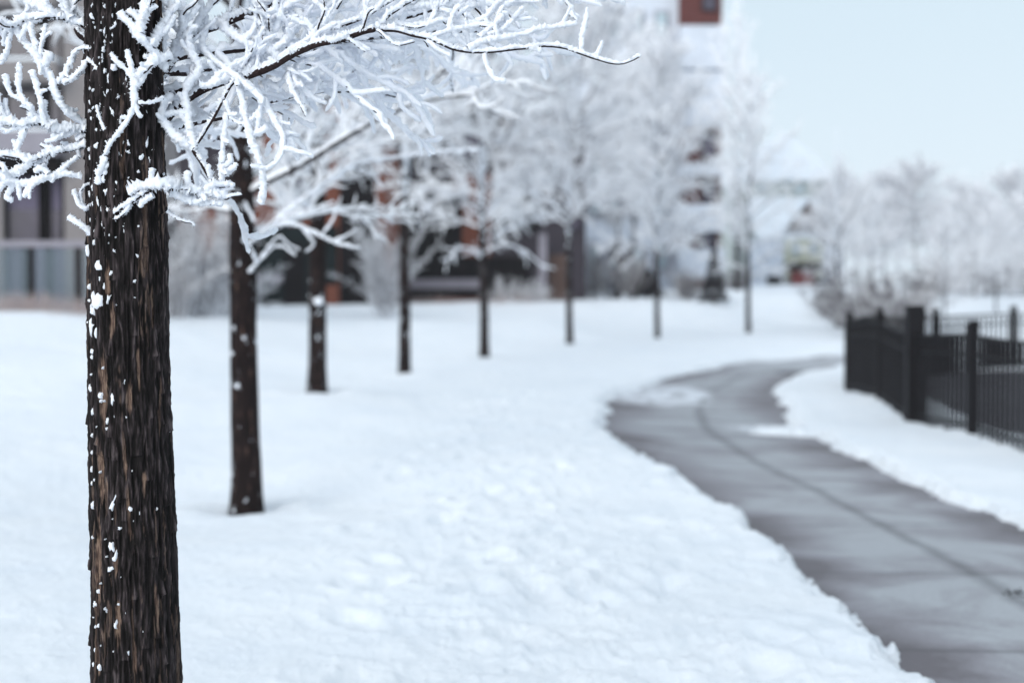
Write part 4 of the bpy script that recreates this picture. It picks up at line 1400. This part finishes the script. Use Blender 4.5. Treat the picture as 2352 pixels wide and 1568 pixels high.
# ------------------------------------------------------------------ shrubs
def shrub_mesh(seed, H, W, stems, tw, upright, mat='shrub_white'):
    rg = random.Random(seed)
    limbs, secs, twigs = [], [], []
    for i in range(stems):
        az = rg.uniform(0, 6.283)
        el = math.radians(rg.uniform(35, 88)) if not upright else math.radians(rg.uniform(62, 89))
        L = H * rg.uniform(.65, 1.1)
        rr = W * .25 * rg.random()
        lp = grow((math.cos(az) * rr, math.sin(az) * rr, -.05), (math.cos(az) * math.cos(el), math.sin(az) * math.cos(el), math.sin(el)), L, 8, .1, .02, .06, rg)
        limbs.append((lp, np.linspace(tw * 1.5, tw, 8)))
        ns = int(L / .11)
        for s in range(ns):
            q = (0.15 + .85 * (s + rg.random()) / ns) * 7
            k = min(6, int(q))
            pos = lp[k].lerp(lp[k + 1], q - k)
            sl = rg.uniform(.15, .4)
            sp = grow(pos, side_dir(lp[k + 1] - lp[k], rg, rg.uniform(.4, .9)), sl, 5, .15, .06, .02, rg)
            secs.append((sp, np.linspace(tw * 1.1, tw * .8, 5)))
            for u in range(int(sl / .08)):
                k2 = rg.randrange(4)
                tp = grow(sp[k2].lerp(sp[k2 + 1], rg.random()), side_dir(sp[k2 + 1] - sp[k2], rg, rg.uniform(.5, 1)), rg.uniform(.06, .18), 4, .2, .05, 0, rg)
                twigs.append((tp, np.array([1, 1, .9, .4]) * tw * .85))
    return crown_mesh('frosted_shrub', [(limbs, 4, 0), (secs, 4, 0), (twigs, 3, 0)], [M[mat]])


SH = [shrub_mesh(1, 2.0, 2.2, 34, .011, False), shrub_mesh(2, 3.2, 1.6, 34, .013, True), shrub_mesh(3, 1.7, 2.4, 40, .012, False), shrub_mesh(4, 1.9, 2.2, 36, .012, False, 'shrub'), shrub_mesh(5, 1.7, 2.4, 40, .012, False, 'shrub'), shrub_mesh(6, 2.6, 1.5, 30, .012, True, 'shrub')]
SHRUBS = [  # px, depth, mesh, scale, label
    (440, 36, 0, 1.15, 'frosted shrub between the near trunk and the second tree'),
    (462, 34, 1, 1.0, 'tall upright frosted shrub filling the gap left of the second trunk'),
    (405, 33, 1, .8, 'upright frosted shrub close against the right edge of the near trunk'),
    (500, 40, 2, 1.1, 'low frosted shrub just left of the second trunk'),
    (885, 43, 1, .9, 'tall frosted shrub filling the gap left of the fourth trunk'),
    (1160, 54, 0, .5, 'low frosted shrub right of the porch railing'),
    (1225, 54, 2, .5, 'frosted shrub at the foot of the grey porch pillar'),
    (1360, 60, 5, .85, 'upright greyish shrub right of the sixth trunk'),
    (1410, 62, 5, 1.0, 'taller upright greyish shrub before the pale block'),
    (1450, 60, 5, .7, 'shorter upright shrub left of the seventh trunk'),
    (1575, 62, 3, .75, 'grey shrub between the seventh and eighth trunks'),
    (1690, 70, 3, .7, 'low shrub left of the eighth trunk by the conifer'),
    (1910, 60, 4, .75, 'wide grey shrub left of the farthest row tree'),
    (1960, 52, 3, 1.25, 'big spiky grey shrub behind the fence end'),
    (2030, 47, 4, 1.25, 'spiky grey shrub left of the tall fence pillar'),
    (2075, 44, 3, .85, 'dark twiggy shrub right behind the tall fence pillar'),
    (2120, 64, 4, 1.0, 'grey shrub on the far edge of the snowfield'),
    (2200, 72, 0, 1.4, 'broad hazy shrub behind the thin tree on the snowfield'),
    (2270, 70, 2, 1.5, 'broad hazy shrub at the snowfield edge'),
    (2345, 72, 0, 1.4, 'hazy shrub at the right margin above the fence'),
    (2420, 70, 2, 1.5, 'hazy shrub beyond the right margin of the snowfield'),
]
for i, (px, d, k, s, lab) in enumerate(SHRUBS):
    x = (px - 1176) / FPX * d
    o = link(bpy.data.objects.new('frosted_shrub', SH[k]))
    o.location = (x, d, ground_z(x, d) - .03)
    o.rotation_euler = (0, 0, i * 1.7)
    o.scale = (s, s, s)
    tag(o, lab, 'shrub', 'frosted shrubs along the far edge')


def conifer(px, d, H, W, lab, mat):
    x = (px - 1176) / FPX * d
    t = thing('conifer', (x, d, ground_z(x, d)), lab, 'tree')
    b = MB()
    b.obox((-.06, 0), (.06, 0), .12, -.1, .5)
    b.build('trunk', M['brownwood'], t)
    rg = random.Random(px)
    V, F, n = [], [], 0
    for q in range(1500):
        h = rg.random() ** 1.3
        az = rg.uniform(0, 6.283)
        r = W / 2 * (1 - h) * rg.uniform(.45, 1.05) + .04
        z = .15 + h * (H - .15)
        l, w = rg.uniform(.12, .3), rg.uniform(.03, .07)
        c = Vector((math.cos(az) * r, math.sin(az) * r, z))
        d1 = Vector((math.cos(az), math.sin(az), rg.uniform(-.6, .5))).normalized() * l / 2
        d2 = Vector((-math.sin(az), math.cos(az), rg.uniform(-.4, .4))) * w
        up = Vector((0, 0, w * .5))
        V += [c - d1, c + d2 + up * 0, c + d1, c - d2, c + up]
        F += [(n, n + 1, n + 4), (n + 1, n + 2, n + 4), (n + 2, n + 3, n + 4), (n + 3, n, n + 4)]
        n += 5
    me = mesh_np('crown', np.array([tuple(v) for v in V]), np.array(F), [mat], smooth=False)
    link(bpy.data.objects.new('crown', me), t)


conifer(1640, 60, 2.3, 1.15, 'dark conical conifer at the foot of the red brick corner', M['needles'])
conifer(1488, 60, 1.25, 1.3, 'low dark evergreen bush behind the seventh trunk', M['needles'])


def dry_grass():
    rg = random.Random(9)
    V, F, n = [], [], 0
    spots = [(40, 28.3, 26), (110, 28.5, 24), (170, 28.2, 22), (75, 28.8, 24), (205, 29, 14), (10, 28.6, 20), (420, 36, 10), (1140, 52, 16), (1200, 53, 16), (1265, 54, 12), (960, 52, 14), (1010, 52, 14)]
    for px, d, cnt in spots:
        for q in range(cnt * 5):
            x = (px + rg.gauss(0, 26) - 1176) / FPX * d
            y = d + rg.gauss(0, .35)
            z = ground_z(x, y)
            h = rg.uniform(.15, .48)
            az = rg.uniform(0, 6.283)
            w = .006
            dx, dy = rg.gauss(0, .16) * h * 2, rg.gauss(0, .16) * h * 2
            wx, wy = math.cos(az) * w, math.sin(az) * w
            V += [(x - wx, y - wy, z - .05), (x + wx, y + wy, z - .05), (x + dx * .4 + wx * .8, y + dy * .4 + wy * .8, z + h * .6), (x + dx * .4 - wx * .8, y + dy * .4 - wy * .8, z + h * .6), (x + dx, y + dy, z + h)]
            F += [(n, n + 1, n + 2, n + 3), (n + 3, n + 2, n + 4, n + 4)]
            n += 5
    F = np.array(F)
    tri = F[:, 2] == F[:, 3]
    me = mesh_np('dry_grass', np.array(V), [F[~tri], F[tri][:, :3]], [M['drygrass']])
    o = link(bpy.data.objects.new('dry_grass', me))
    tag(o, 'dry pinkish grass sticking out of the snow by the buildings', 'grass', kind='stuff')


dry_grass()

# ------------------------------------------------------------------ fence
FP = catmull([(8.2, 4), (6.9, 8), (5.75, 11), (5.16, 13.6), (5.04, 15.55), (4.96, 17.5), (5.2, 20.2), (5.6, 23.9), (6.7, 26.6), (8.4, 28.6), (10.8, 30), (14.5, 30.8), (20, 31.2), (26, 31.3)], 40)
FPR, FS = resample(FP, step=0.01)


def fence_at(s):
    x = np.interp(s, FS, FPR[:, 0])
    y = np.interp(s, FS, FPR[:, 1])
    return np.array([x, y])


def s_near(y0):
    k = np.argmin(np.abs(FPR[:2500, 1] - y0))
    return FS[k]


fence = thing('metal_fence', (5.0, 14, ground_z(5, 14)), 'black metal picket fence curving beside the cleared path', 'fence')
fl = np.array(fence.location)
stations = [s_near(y) for y in (5.6, 7.9, 10.2, 12.6)]
small = [s_near(15.55), s_near(20.0), s_near(22.9)]
s_p = s_near(17.5)
rest = list(np.arange(s_near(22.9) + 2.2, FS[-1], 2.3))
allst = sorted(stations + small + [s_p] + rest)


def zf(p):
    return ground_z(p[0], p[1])


def fence_dir(s):
    a, b = fence_at(s - .03), fence_at(s + .03)
    return (b - a) / np.linalg.norm(b - a)


for s in allst:
    p = fence_at(s)
    t = fence_dir(s)
    z = zf(p)
    b = MB()
    L = p - fl[:2]
    if s == s_p:
        w = .105
        b.obox(L - t * w, L + t * w, 2 * w, z - .2 - fl[2], z + 1.45 - fl[2])
        b.obox(L - t * (w - .02), L + t * (w - .02), 2 * w - .04, z + 1.45 - fl[2], z + 1.48 - fl[2])
        o = b.build('pillar', M['fence'], fence)
        o['label'] = 'thick dark square pillar taller than the pickets'
    else:
        w = .05
        b.obox(L - t * w, L + t * w, 2 * w, z - .2 - fl[2], z + 1.23 - fl[2])
        b.obox(L - t * .062, L + t * .062, .124, z + 1.23 - fl[2], z + 1.255 - fl[2])
        b.obox(L - t * .04, L + t * .04, .08, z + 1.255 - fl[2], z + 1.29 - fl[2])
        b.build('post', M['fence'], fence)
for s0, s1 in zip(allst[:-1], allst[1:]):
    b = MB()
    n = max(2, int(round((s1 - s0) / .135)))
    for q in range(1, n):
        s = s0 + (s1 - s0) * q / n
        p = fence_at(s)
        t = fence_dir(s)
        z = zf(p) - fl[2]
        L = p - fl[:2]
        b.obox(L - t * .0145, L + t * .0145, .029, z - .12, z + 1.10)
    panel = b.build('picket_panel', M['fence'], fence)
    ss = np.linspace(s0 + .055, s1 - .055, 8)
    pp = np.array([fence_at(q) for q in ss])
    tt = np.array([fence_dir(q) for q in ss])
    zz = np.array([zf(q) for q in pp]) - fl[2]
    for h, hh in ((1.10, .035), (.90, .03), (.12, .03)):
        V = []
        for q in range(8):
            sd_ = np.array([-tt[q][1], tt[q][0]]) * .018
            L = pp[q] - fl[:2]
            V += [(*(L - sd_), zz[q] + h), (*(L + sd_), zz[q] + h), (*(L + sd_), zz[q] + h + hh), (*(L - sd_), zz[q] + h + hh)]
        F = [(q * 4 + a_, q * 4 + (a_ + 1) % 4, q * 4 + 4 + (a_ + 1) % 4, q * 4 + 4 + a_) for q in range(7) for a_ in range(4)] + [(3, 2, 1, 0), (28, 29, 30, 31)]
        link(bpy.data.objects.new('rail', mesh_np('rail', np.array(V), np.array(F), [M['fence']], smooth=False)), fence)

# a clump of dark leaves on the path joint
lx, ly = (2338 - 1176) / FPX * 7.15, 7.15
rg = random.Random(5)
V, F, n = [], [], 0
for q in range(26):
    x, y = rg.gauss(0, .035), rg.gauss(0, .03)
    r = rg.uniform(.005, .012)
    az, h = rg.uniform(0, 6.28), rg.uniform(.004, .02)
    c, s_ = math.cos(az), math.sin(az)
    V += [(x + c * r, y + s_ * r, h), (x - s_ * r * .6, y + c * r * .6, h + .008), (x - c * r, y - s_ * r, h), (x + s_ * r * .6, y - c * r * .6, h + .004), (x, y, h - .004)]
    F += [(n, n + 1, n + 4), (n + 1, n + 2, n + 4), (n + 2, n + 3, n + 4), (n + 3, n, n + 4)]
    n += 5
o = link(bpy.data.objects.new('leaf_litter', mesh_np('leaf_litter', np.array(V), np.array(F), [M['grate']], smooth=False)))
o.location = (lx, ly, float(terrain(np.array([lx]), np.array([ly]))[0]) + .004)
tag(o, 'dark wet leaf litter lying on the path near its middle joint', 'leaf litter', kind='stuff')


# ------------------------------------------------------------------ buildings
def X(px, d):
    return (px - 1176) / FPX * d


def Z(py, d):
    return CAM_Z + (690 - py) / FPX * d


def apartment():
    d = 32.0
    o = thing('apartment_building', (X(0, d), d, .8), 'beige apartment block with dark tall windows behind the near tree', 'building')
    ox, oz = o.location.x, o.location.z

    def b(px0, px1, py0, py1, y0, y1):
        return (X(px0, d) - ox, X(px1, d) - ox, y0, y1, Z(py1, d) - oz, Z(py0, d) - oz)
    top, bot = -260, 790
    part('wall', M['beige'], o, b(-900, 335, top, bot, .5, 3.2))
    part('pillar', M['beige'], o, b(150, 207, top, bot, .0, .497))
    part('pillar', M['beige'], o, b(-30, 4, 395, bot, .1, .497))
    # floor bands
    for py0, py1, m in ((308, 362, 'concrete'), (150, 196, 'beige'), (-40, 24, 'beige')):
        s = part('floor_band', M[m], o, b(-300, 149, py0, py1, -.5, .496))
        part('snow_cap', M['snow'], s, b(-300, 149, py0 - 7, py0 - .5, -.5, .4))
    part('floor_band', M['darkpanel'], o, b(-300, 149, 362.5, 398, -.3, .495))
    for py0, py1 in ((400, 560), (198, 306), (26, 148)):
        for px0, px1 in ((6, 94), (104, 147), (-130, -34), (208, 300)):
            w = part('window', M['darkpanel'], o, b(px0, px1, py0, py1, .38, .494))
            part('pane', M['window'] if py0 != 400 else M['curtain'], w, b(px0 + 4, px1 - 4, py0 + 5, py1 - 5, .35, .377))
            part('mullion', M['darkpanel'], w, b(px0 - 1, px0 + 5, py0 + 2, py1, .30, .348))
            part('mullion', M['darkpanel'], w, b(px1 - 14, px1 - 2, py0 + 2, py1, .30, .348))
            if py0 == 400:
                part('pane', M['window'], w, b(px0 + 6, px1 - 15, 480, py1 - 2, .33, .346))
    part('door', M['curtain'], o, b(-140, 149, 563, 790, .34, .49))
    part('panel', M['darkpanel'], o, b(208, 330, 563, 790, .40, .49))
    part('door_post', M['darkpanel'], o, b(40, 56, 563, 760, .30, .338))
    part('door_post', M['darkpanel'], o, b(95, 112, 563, 760, .30, .338))
    t = thing('glass_railing', (X(0, 29.6), 29.6, .8), 'bluish glass terrace railing with dark posts before the beige block', 'railing')
    d2 = 29.6
    tx = t.location.x
    for a, c in ((-180, -40), (-34, 66), (80, 172), (190, 262)):
        part('glass_panel', M['railglass'], t, (X(a, d2) - tx, X(c, d2) - tx, -.01, .01, Z(745, d2) - .8, Z(570, d2) - .8))
    for a in (-37, 73, 181, 268):
        part('post', M['darkpanel'], t, (X(a - 6, d2) - tx, X(a + 6, d2) - tx, -.05, .05, Z(775, d2) - .8, Z(568, d2) - .8))
    part('handrail', M['concrete'], t, (X(-190, d2) - tx, X(275, d2) - tx, -.06, .06, Z(567.5, d2) - .8, Z(553, d2) - .8))


apartment()


def townhouse():
    d = 50.0
    o = thing('townhouse', (X(640, d), d, 1.2), 'orange brick townhouse with black openings and dark green doors behind the second tree', 'house')
    ox, oz = o.location.x, o.location.z

    def b(px0, px1, py0, py1, y0, y1):
        return (X(px0, d) - ox, X(px1, d) - ox, y0, y1, Z(py1, d) - oz, Z(py0, d) - oz)
    part('wall', M['orange'], o, b(402, 880, 200, 740, 0, 10))
    r = part('roof', M['snow'], o, b(396, 886, 182, 199.5, -.5, 10.3))
    part('eave', M['brownwood'], r, b(397, 885, 200, 208, -.45, -.003))
    part('cladding', M['greywall'], o, b(402, 574, 209, 470, -.12, -.003))
    part('cladding', M['paleblue'], o, b(640, 716, 209, 480, -.12, -.003))
    part('cladding', M['paleblue'], o, b(800, 879, 209, 372, -.12, -.003))
    for q in ((430, 480, 250, 360), (505, 550, 250, 360), (655, 700, 240, 330), (655, 700, 360, 450), (810, 860, 240, 330)):
        w = part('window', M['darkpanel'], o, b(*q, -.2, -.124))
        part('pane', M['window'], w, b(q[0] + 4, q[1] - 4, q[2] + 4, q[3] - 4, -.22, -.203))
    for q in ((582, 602, 260, 330), (612, 634, 350, 400)):
        w = part('window', M['darkpanel'], o, b(*q, -.08, -.003))
        part('pane', M['window'], w, b(q[0] + 3, q[1] - 3, q[2] + 3, q[3] - 3, -.10, -.083))
    part('garage_door', M['darkpanel'], o, b(782, 862, 380, 705, -.1, -.003))
    dg = part('door', M['dkgreen'], o, b(590, 776, 520, 705, -.1, -.003))
    part('panel', M['darkpanel'], dg, b(655, 700, 560, 705, -.14, -.103))
    part('base_wall', M['orange'], o, b(738, 781, 655, 712, -.4, -.005))
    part('base_wall', M['darkpanel'], o, b(440, 588, 640, 720, -.2, -.005))
    part('ledge', M['concrete'], o, b(590, 652, 632, 650, -.5, -.145))


townhouse()


def porch_house():
    d = 58.0
    o = thing('porch_house', (X(1100, d), d, 1.3), 'low house with a wide dark porch and snowy railing behind the fourth and fifth trees', 'house')
    ox, oz = o.location.x, o.location.z

    def b(px0, px1, py0, py1, y0, y1):
        return (X(px0, d) - ox, X(px1, d) - ox, y0, y1, Z(py1, d) - oz, Z(py0, d) - oz)
    part('wall', M['greywall'], o, b(884, 1345, 260, 740, 0, 9))
    m = MB()
    m.prism([(X(870, d) - ox, Z(262, d) - oz), (X(1360, d) - ox, Z(262, d) - oz), (X(1115, d) - ox, Z(150, d) - oz)], -.6, 9.4)
    m.build('roof', M['snow'], o)
    for q in ((925, 985, 290, 370), (1050, 1110, 290, 370), (1205, 1265, 290, 370), (1365 - 60, 1335, 440, 530)):
        w = part('window', M['darkpanel'], o, b(*q, -.08, -.003))
        part('pane', M['window'], w, b(q[0] + 4, q[1] - 4, q[2] + 4, q[3] - 4, -.1, -.083))
    part('cladding', M['orange'], o, b(1040, 1128, 400, 640, -.15, -.003))
    op = part('porch_shade_panel', M['darkpanel'], o, b(936, 1062, 450, 700, -.2, -.153))  # flat near-black sheets; the shade inside the porch is put into their colour
    part('porch_shade_panel', M['darkpanel'], o, b(1140, 1235, 450, 530, -.2, -.003))
    part('porch_shade_panel', M['darkpanel'], o, b(1062.5, 1215, 590, 700, -.22, -.155))
    part('pillar', M['concrete'], o, b(1236, 1254, 540, 706, -1.2, -.95))
    part('door', M['brownwood'], o, b(1262, 1306, 585, 712, -.1, -.004))
    part('railing', M['concrete'], o, b(938, 1106, 642, 664, -1.6, -1.45))
    part('base_wall', M['darkpanel'], o, b(938, 1106, 664.5, 690, -1.58, -1.47))
    part('base_wall', M['orange'], o, b(1000, 1106, 685, 725, -1.72, -1.60))


porch_house()


def tall_block():
    d = 74.0
    o = thing('tall_block', (X(1560, d), d, 1.9), 'tall pale block with a red brick corner strip rising out of the frame', 'building')
    ox, oz = o.location.x, o.location.z

    def b(px0, px1, py0, py1, y0, y1):
        return (X(px0, d) - ox, X(px1, d) - ox, y0, y1, Z(py1, d) - oz, Z(py0, d) - oz)
    top = -130
    part('wall', M['paleblue'], o, b(1330, 1640, top, 720, 0, 14))
    part('roof', M['snow'], o, b(1322, 1662, top - 14, top - .5, -.4, 14.4))
    bs = part('brick_strip', M['brick'], o, b(1556, 1652, top, 700, -.5, -.004))
    for y0 in (-110, -30, 60, 170, 395 - 90, 410, 530):
        w = part('window', M['darkpanel'], o, b(1606, 1640, y0 + 4, y0 + 66, -.6, -.503))
        part('pane', M['window'], w, b(1610, 1636, y0 + 8, y0 + 62, -.64, -.603))
    for y0, y1 in ((76, 172), (178, 296), (384, 408), (474, 534), (574, 640)):
        part('balcony', M['paleblue'], o, b(1552, 1654, y0, y1, -1.6, -.66))
    for px in (1350, 1395, 1445, 1500):
        for y0 in (-90, 30, 140, 250, 360, 440, 560):
            w = part('window', M['concrete'], o, b(px, px + 34, y0, y0 + 62, -.1, -.003))
            part('pane', M['teal'], w, b(px + 5, px + 29, y0 + 5, y0 + 57, -.13, -.103))
    part('door', M['darkpanel'], o, b(1460, 1500, 625, 705, -.2, -.004))


tall_block()


def gabled_house():
    d = 100.0
    o = thing('gabled_house', (X(1795, d), d, 2.1), 'snow roofed house with a small brown gable and pale yellow wall', 'house')
    ox, oz = o.location.x, o.location.z

    def xx(px): return X(px, d) - ox
    def zz(py): return Z(py, d) - oz

    def b(px0, px1, py0, py1, y0, y1):
        return (xx(px0), xx(px1), y0, y1, zz(py1), zz(py0))
    part('wall', M['greygreen'], o, b(1690, 1902, 416, 720, 0, 10))
    m = MB()
    m.prism([(xx(1676), zz(416)), (xx(1912), zz(416)), (xx(1868), zz(362)), (xx(1796), zz(306)), (xx(1724), zz(362))], -.5, 11)
    m.build('roof', M['snow'], o)
    for q in ((1735, 1765, 424, 444), (1820, 1848, 424, 446), (1875, 1895, 424, 446)):
        w = part('window', M['greygreen'], o, b(*q, -.08, -.003))
        part('pane', M['teal'], w, b(q[0] + 4, q[1] - 4, q[2] + 4, q[3] - 4, -.12, -.083))
    m = MB()   # lower roof slope
    y0, y1 = -4.5, -.01
    v = [(xx(1712), y0, zz(545)), (xx(1906), y0, zz(545)), (xx(1900), y1, zz(452)), (xx(1715), y1, zz(452))]
    v2 = [(a, b_, c - .3) for a, b_, c in v]
    m.add(v + v2, [(0, 1, 2, 3), (7, 6, 5, 4), (0, 4, 5, 1), (1, 5, 6, 2), (2, 6, 7, 3), (3, 7, 4, 0)])
    m.build('porch_roof', M['snow'], o)
    part('porch_wall', M['yellowgreen'], o, b(1774, 1856, 556, 640, -4.6, -1))
    part('porch_wall', M['paleblue'], o, b(1716, 1773, 556, 715, -4.4, -1))
    part('porch_wall', M['paleblue'], o, b(1857, 1900, 556, 715, -4.4, -1))
    m = MB()
    m.prism([(xx(1780), zz(530)), (xx(1868), zz(530)), (xx(1824), zz(476))], -5.0, -2.5)
    g = m.build('gable', M['brownwood'], o)
    m = MB()
    for sgn in (-1, 1):
        a, c = xx(1824), xx(1824 + sgn * 52)
        v = [(a, -5.2, zz(468)), (c, -5.2, zz(534)), (c, -2.5, zz(534)), (a, -2.5, zz(468))]
        v2 = [(q[0], q[1], q[2] + .22) for q in v]
        f = [(0, 1, 2, 3), (7, 6, 5, 4), (0, 4, 5, 1), (1, 5, 6, 2), (2, 6, 7, 3), (3, 7, 4, 0)]
        m.add(v + v2, f)
    m.build('gable_snow', M['snow'], g)
    for q in ((1786, 1806, 562, 592), (1826, 1846, 562, 592)):
        w = part('window', M['greygreen'], o, b(*q, -4.7, -4.603))
        part('pane', M['teal'], w, b(q[0] + 3, q[1] - 3, q[2] + 3, q[3] - 3, -4.74, -4.703))
    part('porch_canopy', M['darkpanel'], o, b(1776, 1850, 608, 622, -5.6, -4.62))
    part('door', M['redpaint'], o, b(1786, 1834, 626, 690, -5.3, -4.64))
    part('door', M['darkpanel'], o, b(1735, 1768, 636, 700, -4.5, -4.41))


gabled_house()

# ------------------------------------------------------------------ haze
b = MB()
b.box(-285, 285, -285, 285, -1.6, 22)
hz = b.build('haze', M['snow'])
hm = bpy.data.materials.new('haze')
hm.use_nodes = True
hm.node_tree.nodes.clear()
out = hm.node_tree.nodes.new('ShaderNodeOutputMaterial')
pv = hm.node_tree.nodes.new('ShaderNodeVolumePrincipled')
pv.inputs['Color'].default_value = (0.945, 0.95, 0.985, 1)
pv.inputs['Density'].default_value = 0.0004
hm.node_tree.links.new(pv.outputs[0], out.inputs['Volume'])
hz.data.materials.clear()
hz.data.materials.append(hm)
tag(hz, 'pale winter haze thickening with distance', 'haze', kind='stuff')

# ------------------------------------------------------------------ sky and sun
SUN_EL, SUN_AZ = math.radians(24), math.radians(-150)     # soft light through the cloud, from behind on the left
w = bpy.data.worlds.new('World')
scene.world = w
w.use_nodes = True
nt = w.node_tree
bg = nt.nodes['Background']
sky = node(nt, 'ShaderNodeTexSky')
sky.sky_type = 'NISHITA'
sky.sun_disc = False
sky.sun_elevation = SUN_EL
sky.sun_rotation = SUN_AZ
sky.air_density = 1.0
sky.dust_density = 3.0
tc = node(nt, 'ShaderNodeTexCoord')
sx = node(nt, 'ShaderNodeSeparateXYZ')
nt.links.new(tc.outputs['Generated'], sx.inputs[0])
cl = ramp(nt, [(0.0, (0.62, 0.71, 0.805)), (0.08, (0.63, 0.725, 0.82)), (0.22, (0.575, 0.69, 0.785)), (0.6, (0.72, 0.81, 0.91)), (1.0, (0.80, 0.88, 0.97))])
nt.links.new(sx.outputs['Z'], cl.inputs['Fac'])
sc = node(nt, 'ShaderNodeMix', data_type='RGBA', blend_type='MULTIPLY')
sc.inputs['Factor'].default_value = 1
nt.links.new(cl.outputs['Color'], sc.inputs['A'])
sc.inputs['B'].default_value = (9.9, 9.95, 9.75, 1)
nz = noise_node(nt, 2.2, 4, 0.5, tc.outputs['Generated'])
mxs = node(nt, 'ShaderNodeMix', data_type='RGBA')
mr = node(nt, 'ShaderNodeMapRange')
mr.inputs['To Min'].default_value = 0.86
mr.inputs['To Max'].default_value = 0.98
nt.links.new(nz.outputs['Fac'], mr.inputs['Value'])
nt.links.new(mr.outputs['Result'], mxs.inputs['Factor'])
nt.links.new(sky.outputs['Color'], mxs.inputs['A'])
nt.links.new(sc.outputs['Result'], mxs.inputs['B'])
nt.links.new(mxs.outputs['Result'], bg.inputs['Color'])
bg.inputs['Strength'].default_value = 0.1

sl = bpy.data.lights.new('sun', 'SUN')
sl.energy = 1.5
sl.angle = math.radians(40)
sl.color = (1, 0.985, 0.96)
so = link(bpy.data.objects.new('sun', sl))
dirv = Vector((math.sin(SUN_AZ) * math.cos(SUN_EL), math.cos(SUN_AZ) * math.cos(SUN_EL), math.sin(SUN_EL)))
so.rotation_euler = dirv.to_track_quat('Z', 'Y').to_euler()
so.location = (-20, 10, 30)

# ------------------------------------------------------------------ camera
cd = bpy.data.cameras.new('camera')
cd.sensor_width = 36
cd.lens = 50.0
cd.clip_end = 2000
cd.clip_start = 0.05
cd.dof.use_dof = True
cd.dof.focus_distance = 3.70
cd.dof.aperture_fstop = 1.75
cd.dof.aperture_blades = 9
co = link(bpy.data.objects.new('camera', cd))
co.location = (0, 0, CAM_Z)
co.rotation_euler = (math.pi / 2 - PITCH, 0, 0)
scene.camera = co

scene.view_settings.view_transform = 'Standard'
scene.view_settings.look = 'None'
scene.view_settings.exposure = 0.33
scene.view_settings.gamma = 1.0
cy = scene.cycles
cy.use_denoising = True
cy.max_bounces = 12
cy.diffuse_bounces = 10
cy.glossy_bounces = 2
cy.transparent_max_bounces = 8
cy.volume_bounces = 1
cy.use_adaptive_sampling = True
cy.adaptive_threshold = 0.02
